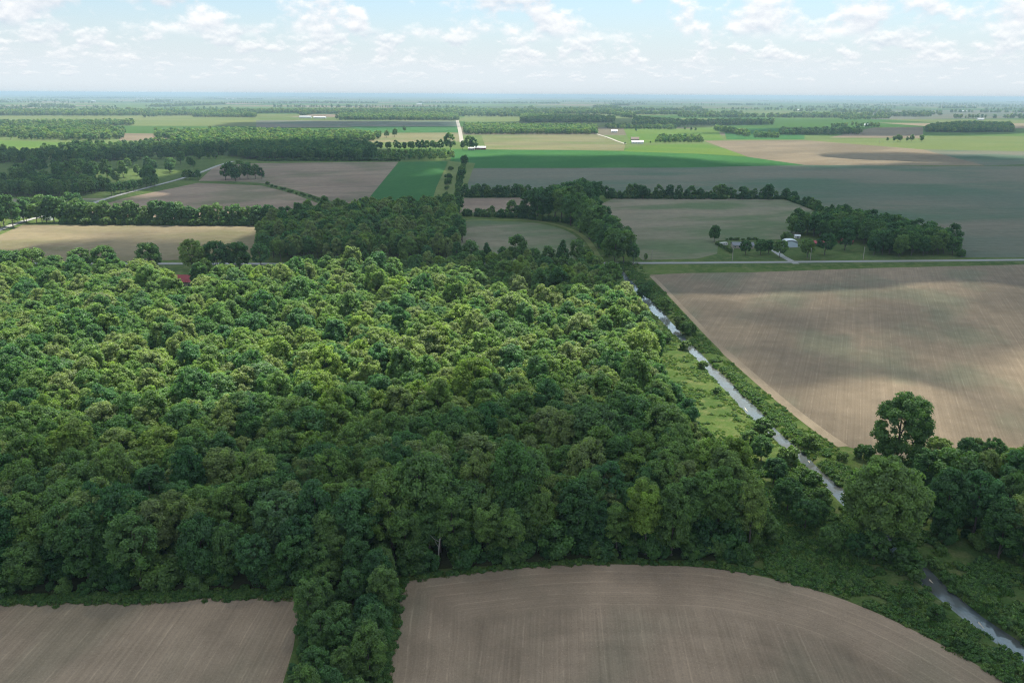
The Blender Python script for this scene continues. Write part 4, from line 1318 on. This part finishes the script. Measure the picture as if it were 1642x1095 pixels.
# utility poles along the road
WOODP = plain('pole_wood', (.36, .33, .29), .85, .2)
for i, (x, yb, hpx, lb) in enumerate([(1045, 417, 16, 'utility pole left of the field beyond the road, first from the creek'), (1174, 418, 20, 'utility pole at the left of the farm garden'),
                                      (1299, 417.5, 20, 'utility pole on the farm lawn beside a small tree'), (1384, 416, 20, 'utility pole in front of the farm wood'),
                                      (155, 424, 23, 'utility pole before the left tan field'), (1410, 230, 6, 'thin far pole near the isolated clump')]):
    X_, Y_ = G(x, yb)
    Hm = min(hpx * math.hypot(Y_, CAMH) / FPX / math.cos(math.atan(CAMH / Y_)), 13)
    e = empty('utility_pole', (X_, Y_, 0), -.05, label=lb, category='utility pole', group='utility poles')
    v, f = tube([(0, 0, -.5), (0, 0, Hm * .5), (0, 0, Hm)], [.24, .21, .16], 8)
    link('pole', mesh_np('pole', v, f, [WOODP], smooth=True), e)
    box('crossarm', -.09, .09, -1.2, 1.2, Hm - 1.0, Hm - .8, WOODP, e)
    for yy in (-1.05, -.4, .4, 1.05):
        v, f = tube([(0, yy, Hm - .8), (0, yy, Hm - .6)], [.07, .05], 6)
        link('insulator', mesh_np('insulator', v, f, [WHITE]), e)
# far radio mast
X_, Y_ = G(1510, 183)
e = empty('radio_mast', (X_, Y_, 0), label='thin radio mast on the far plain at upper right', category='mast')
for k in range(3):
    a = 2.1 * k
    v, f = tube([(1.2 * math.cos(a), 1.2 * math.sin(a), -1), (.7 * math.cos(a), .7 * math.sin(a), 88)], [.22, .18], 5)
    link('leg', mesh_np('mast_leg', v, f, [DOORM]), e)
for k in range(9):
    box('brace', -1.1, 1.1, -.9, .9, 6 + k * 9.5, 6.3 + k * 9.5, DOORM, e)

# ------------------------------------------------------------------ clouds overhead: their shadows lie on the land as in the photograph
m, t = new_mat('cloud_vapour')
at = t.n('ShaderNodeAttribute', attribute_name='dens')
geo = t.n('ShaderNodeNewGeometry')
nz = t.noise(geo.outputs['Position'], .012, 4, .6)
al = t.smooth(t.math('ADD', at.outputs['Fac'], t.math('MULTIPLY', t.math('SUBTRACT', nz, .5), .55)), .12, .72)
tp = t.n('ShaderNodeBsdfTransparent')
df = t.n('ShaderNodeBsdfDiffuse', inp={0: (.92, .95, .97, 1)})
tl = t.n('ShaderNodeBsdfTranslucent', inp={0: (.56, .74, .92, 1)})
mx = t.n('ShaderNodeMixShader', inp={0: .88}); t.link(df.outputs[0], mx.inputs[1]); t.link(tl.outputs[0], mx.inputs[2])
m2 = t.n('ShaderNodeMixShader', inp={0: t.math('MULTIPLY', al, .95)})
t.link(tp.outputs[0], m2.inputs[1]); t.link(mx.outputs[0], m2.inputs[2])
out_surface(t, m2.outputs[0])
CLOUD = m
CLOUD_Z = 1050.0
SHIFT = np.array([SUN_DIR.x, SUN_DIR.y]) / SUN_DIR.z * CLOUD_Z


def cloud(pts, soft=45.0, cell=16.0, dens=1.0, seed=0, ground=True, holes=()):
    poly = (GP(pts) if ground else np.asarray(pts, float))
    poly = smooth_line(list(poly), 4, True)
    lo, hi = poly.min(0) - soft, poly.max(0) + soft
    cell = max(cell, (hi - lo).max() / 110)
    gx, gy = np.arange(lo[0], hi[0] + cell, cell), np.arange(lo[1], hi[1] + cell, cell)
    A, B = np.meshgrid(gx, gy)
    P = np.stack([A.ravel(), B.ravel()], 1)
    d = sdf(P, poly) + (vnoise(P, soft * 2.2, seed) - .5) * soft * 1.3 + (vnoise(P, soft * .8, seed + 3) - .5) * soft * .5
    for hpx in holes:
        d = np.minimum(d, -sdf(P, smooth_line(list(GP(hpx)), 4, True)))
    e = smoothstep(d, -soft * .8, soft)
    top = 20 + e * (90 + 110 * vnoise(P, 140, seed + 5) + 40 * vnoise(P, 50, seed + 6))
    Q = P + SHIFT
    nx, ny = len(gx), len(gy)
    n = len(P)
    V = np.concatenate([np.column_stack([Q, np.full(n, CLOUD_Z) - e * 12 * vnoise(P, 60, seed)]), np.column_stack([Q, CLOUD_Z + top])])
    q = np.array([(j * nx + i, j * nx + i + 1, (j + 1) * nx + i + 1, (j + 1) * nx + i) for j in range(ny - 1) for i in range(nx - 1)])
    q = q[(e[q] > .02).any(1)]
    F_ = np.concatenate([q[:, ::-1], q + n])
    # close the rim
    ed = {}
    for f in q:
        for a, b_ in zip(f, np.roll(f, -1)):
            if (b_, a) in ed:
                del ed[(b_, a)]
            else:
                ed[(a, b_)] = 1
    if ed:
        F_ = np.concatenate([F_, np.array([(a, b_, b_ + n, a + n) for a, b_ in ed])])
    used, inv = np.unique(F_, return_inverse=True)
    link('cloud', mesh_np('cloud', V[used], inv.reshape(F_.shape), [CLOUD], attrs={'dens': np.concatenate([e * .42, e])[used] * dens}, smooth=True), kind='stuff',
         label='cumulus cloud drifting overhead above the fields', category='cloud')


# near shade over the foreground
cloud([(-500, 690), (0, 700), (180, 730), (420, 720), (560, 690), (680, 668), (860, 645), (1000, 650), (1080, 695), (1160, 745), (1330, 730), (1700, 730), (2100, 800), (1900, 1900), (800, 2400), (-700, 1900)], 30, 12, 1.0, 1)
# over the wood beyond the road, the creek and the wide dark field
cloud([(400, 428), (410, 385), (440, 362), (560, 322), (590, 290), (720, 272), (760, 250), (1000, 248), (1280, 262), (1500, 258), (1900, 252), (2600, 300), (2300, 420), (1500, 425), (1100, 445), (1040, 480), (960, 492), (880, 474), (800, 452), (640, 442), (480, 440)], 38, 16, .95, 2)
# thin patches over the right field
cloud([(1075, 446), (1250, 432), (1500, 428), (1900, 430), (2200, 560), (1900, 715), (1500, 705), (1380, 700), (1290, 640), (1180, 545)], 55, 10, .58, 3,
      holes=[[(1360, 592), (1430, 570), (1500, 582), (1510, 600), (1440, 608)], [(1590, 548), (1700, 520), (1760, 560), (1650, 575)]])
# park trees at left, and bits of the left fields
cloud([(-200, 336), (0, 332), (180, 326), (520, 334), (640, 338), (700, 336), (735, 264), (700, 242), (600, 238), (380, 237), (250, 247), (120, 251), (-200, 256)], 40, 16, .85, 4,
      holes=[[(215, 303), (270, 298), (330, 301), (300, 306)], [(190, 272), (260, 266), (330, 268), (290, 280), (215, 286)]])
cloud([(-100, 398), (40, 386), (130, 384), (200, 372), (440, 364), (460, 404), (230, 410), (80, 400)], 16, 9, .75, 5)
# strips of shade farther out
cloud([(1300, 246), (1400, 243), (1520, 246), (1640, 252), (1560, 256), (1420, 253)], 22, 14, .8, 12)
cloud([(380, 204), (700, 204), (735, 196), (560, 194), (400, 196)], 90, 30, .8, 7)
cloud([(1120, 214), (1400, 217), (1700, 212), (1700, 203), (1300, 204)], 120, 30, .8, 8)
cloud([(800, 205), (1100, 205), (1250, 198), (1000, 190), (800, 194)], 150, 40, .8, 9)

# ------------------------------------------------------------------ haze
HB = BIG + 1500
hz, t = new_mat('haze_air')
pv = t.n('ShaderNodeVolumePrincipled', inp={'Color': (.48, .68, .85, 1), 'Density': 8.0e-5, 'Anisotropy': 0.1})
o = t.n('ShaderNodeOutputMaterial')
t.link(pv.outputs[0], o.inputs['Volume'])
v = [(x, y, z) for z in (-4.0, 131.0) for y in (-HB, HB) for x in (-HB, HB)]
link('haze', mesh_np('haze', v, [(0, 2, 3, 1), (4, 5, 7, 6), (0, 1, 5, 4), (2, 6, 7, 3), (0, 4, 6, 2), (1, 3, 7, 5)], [hz]), kind='stuff', label='pale blue summer haze over the plain', category='haze')
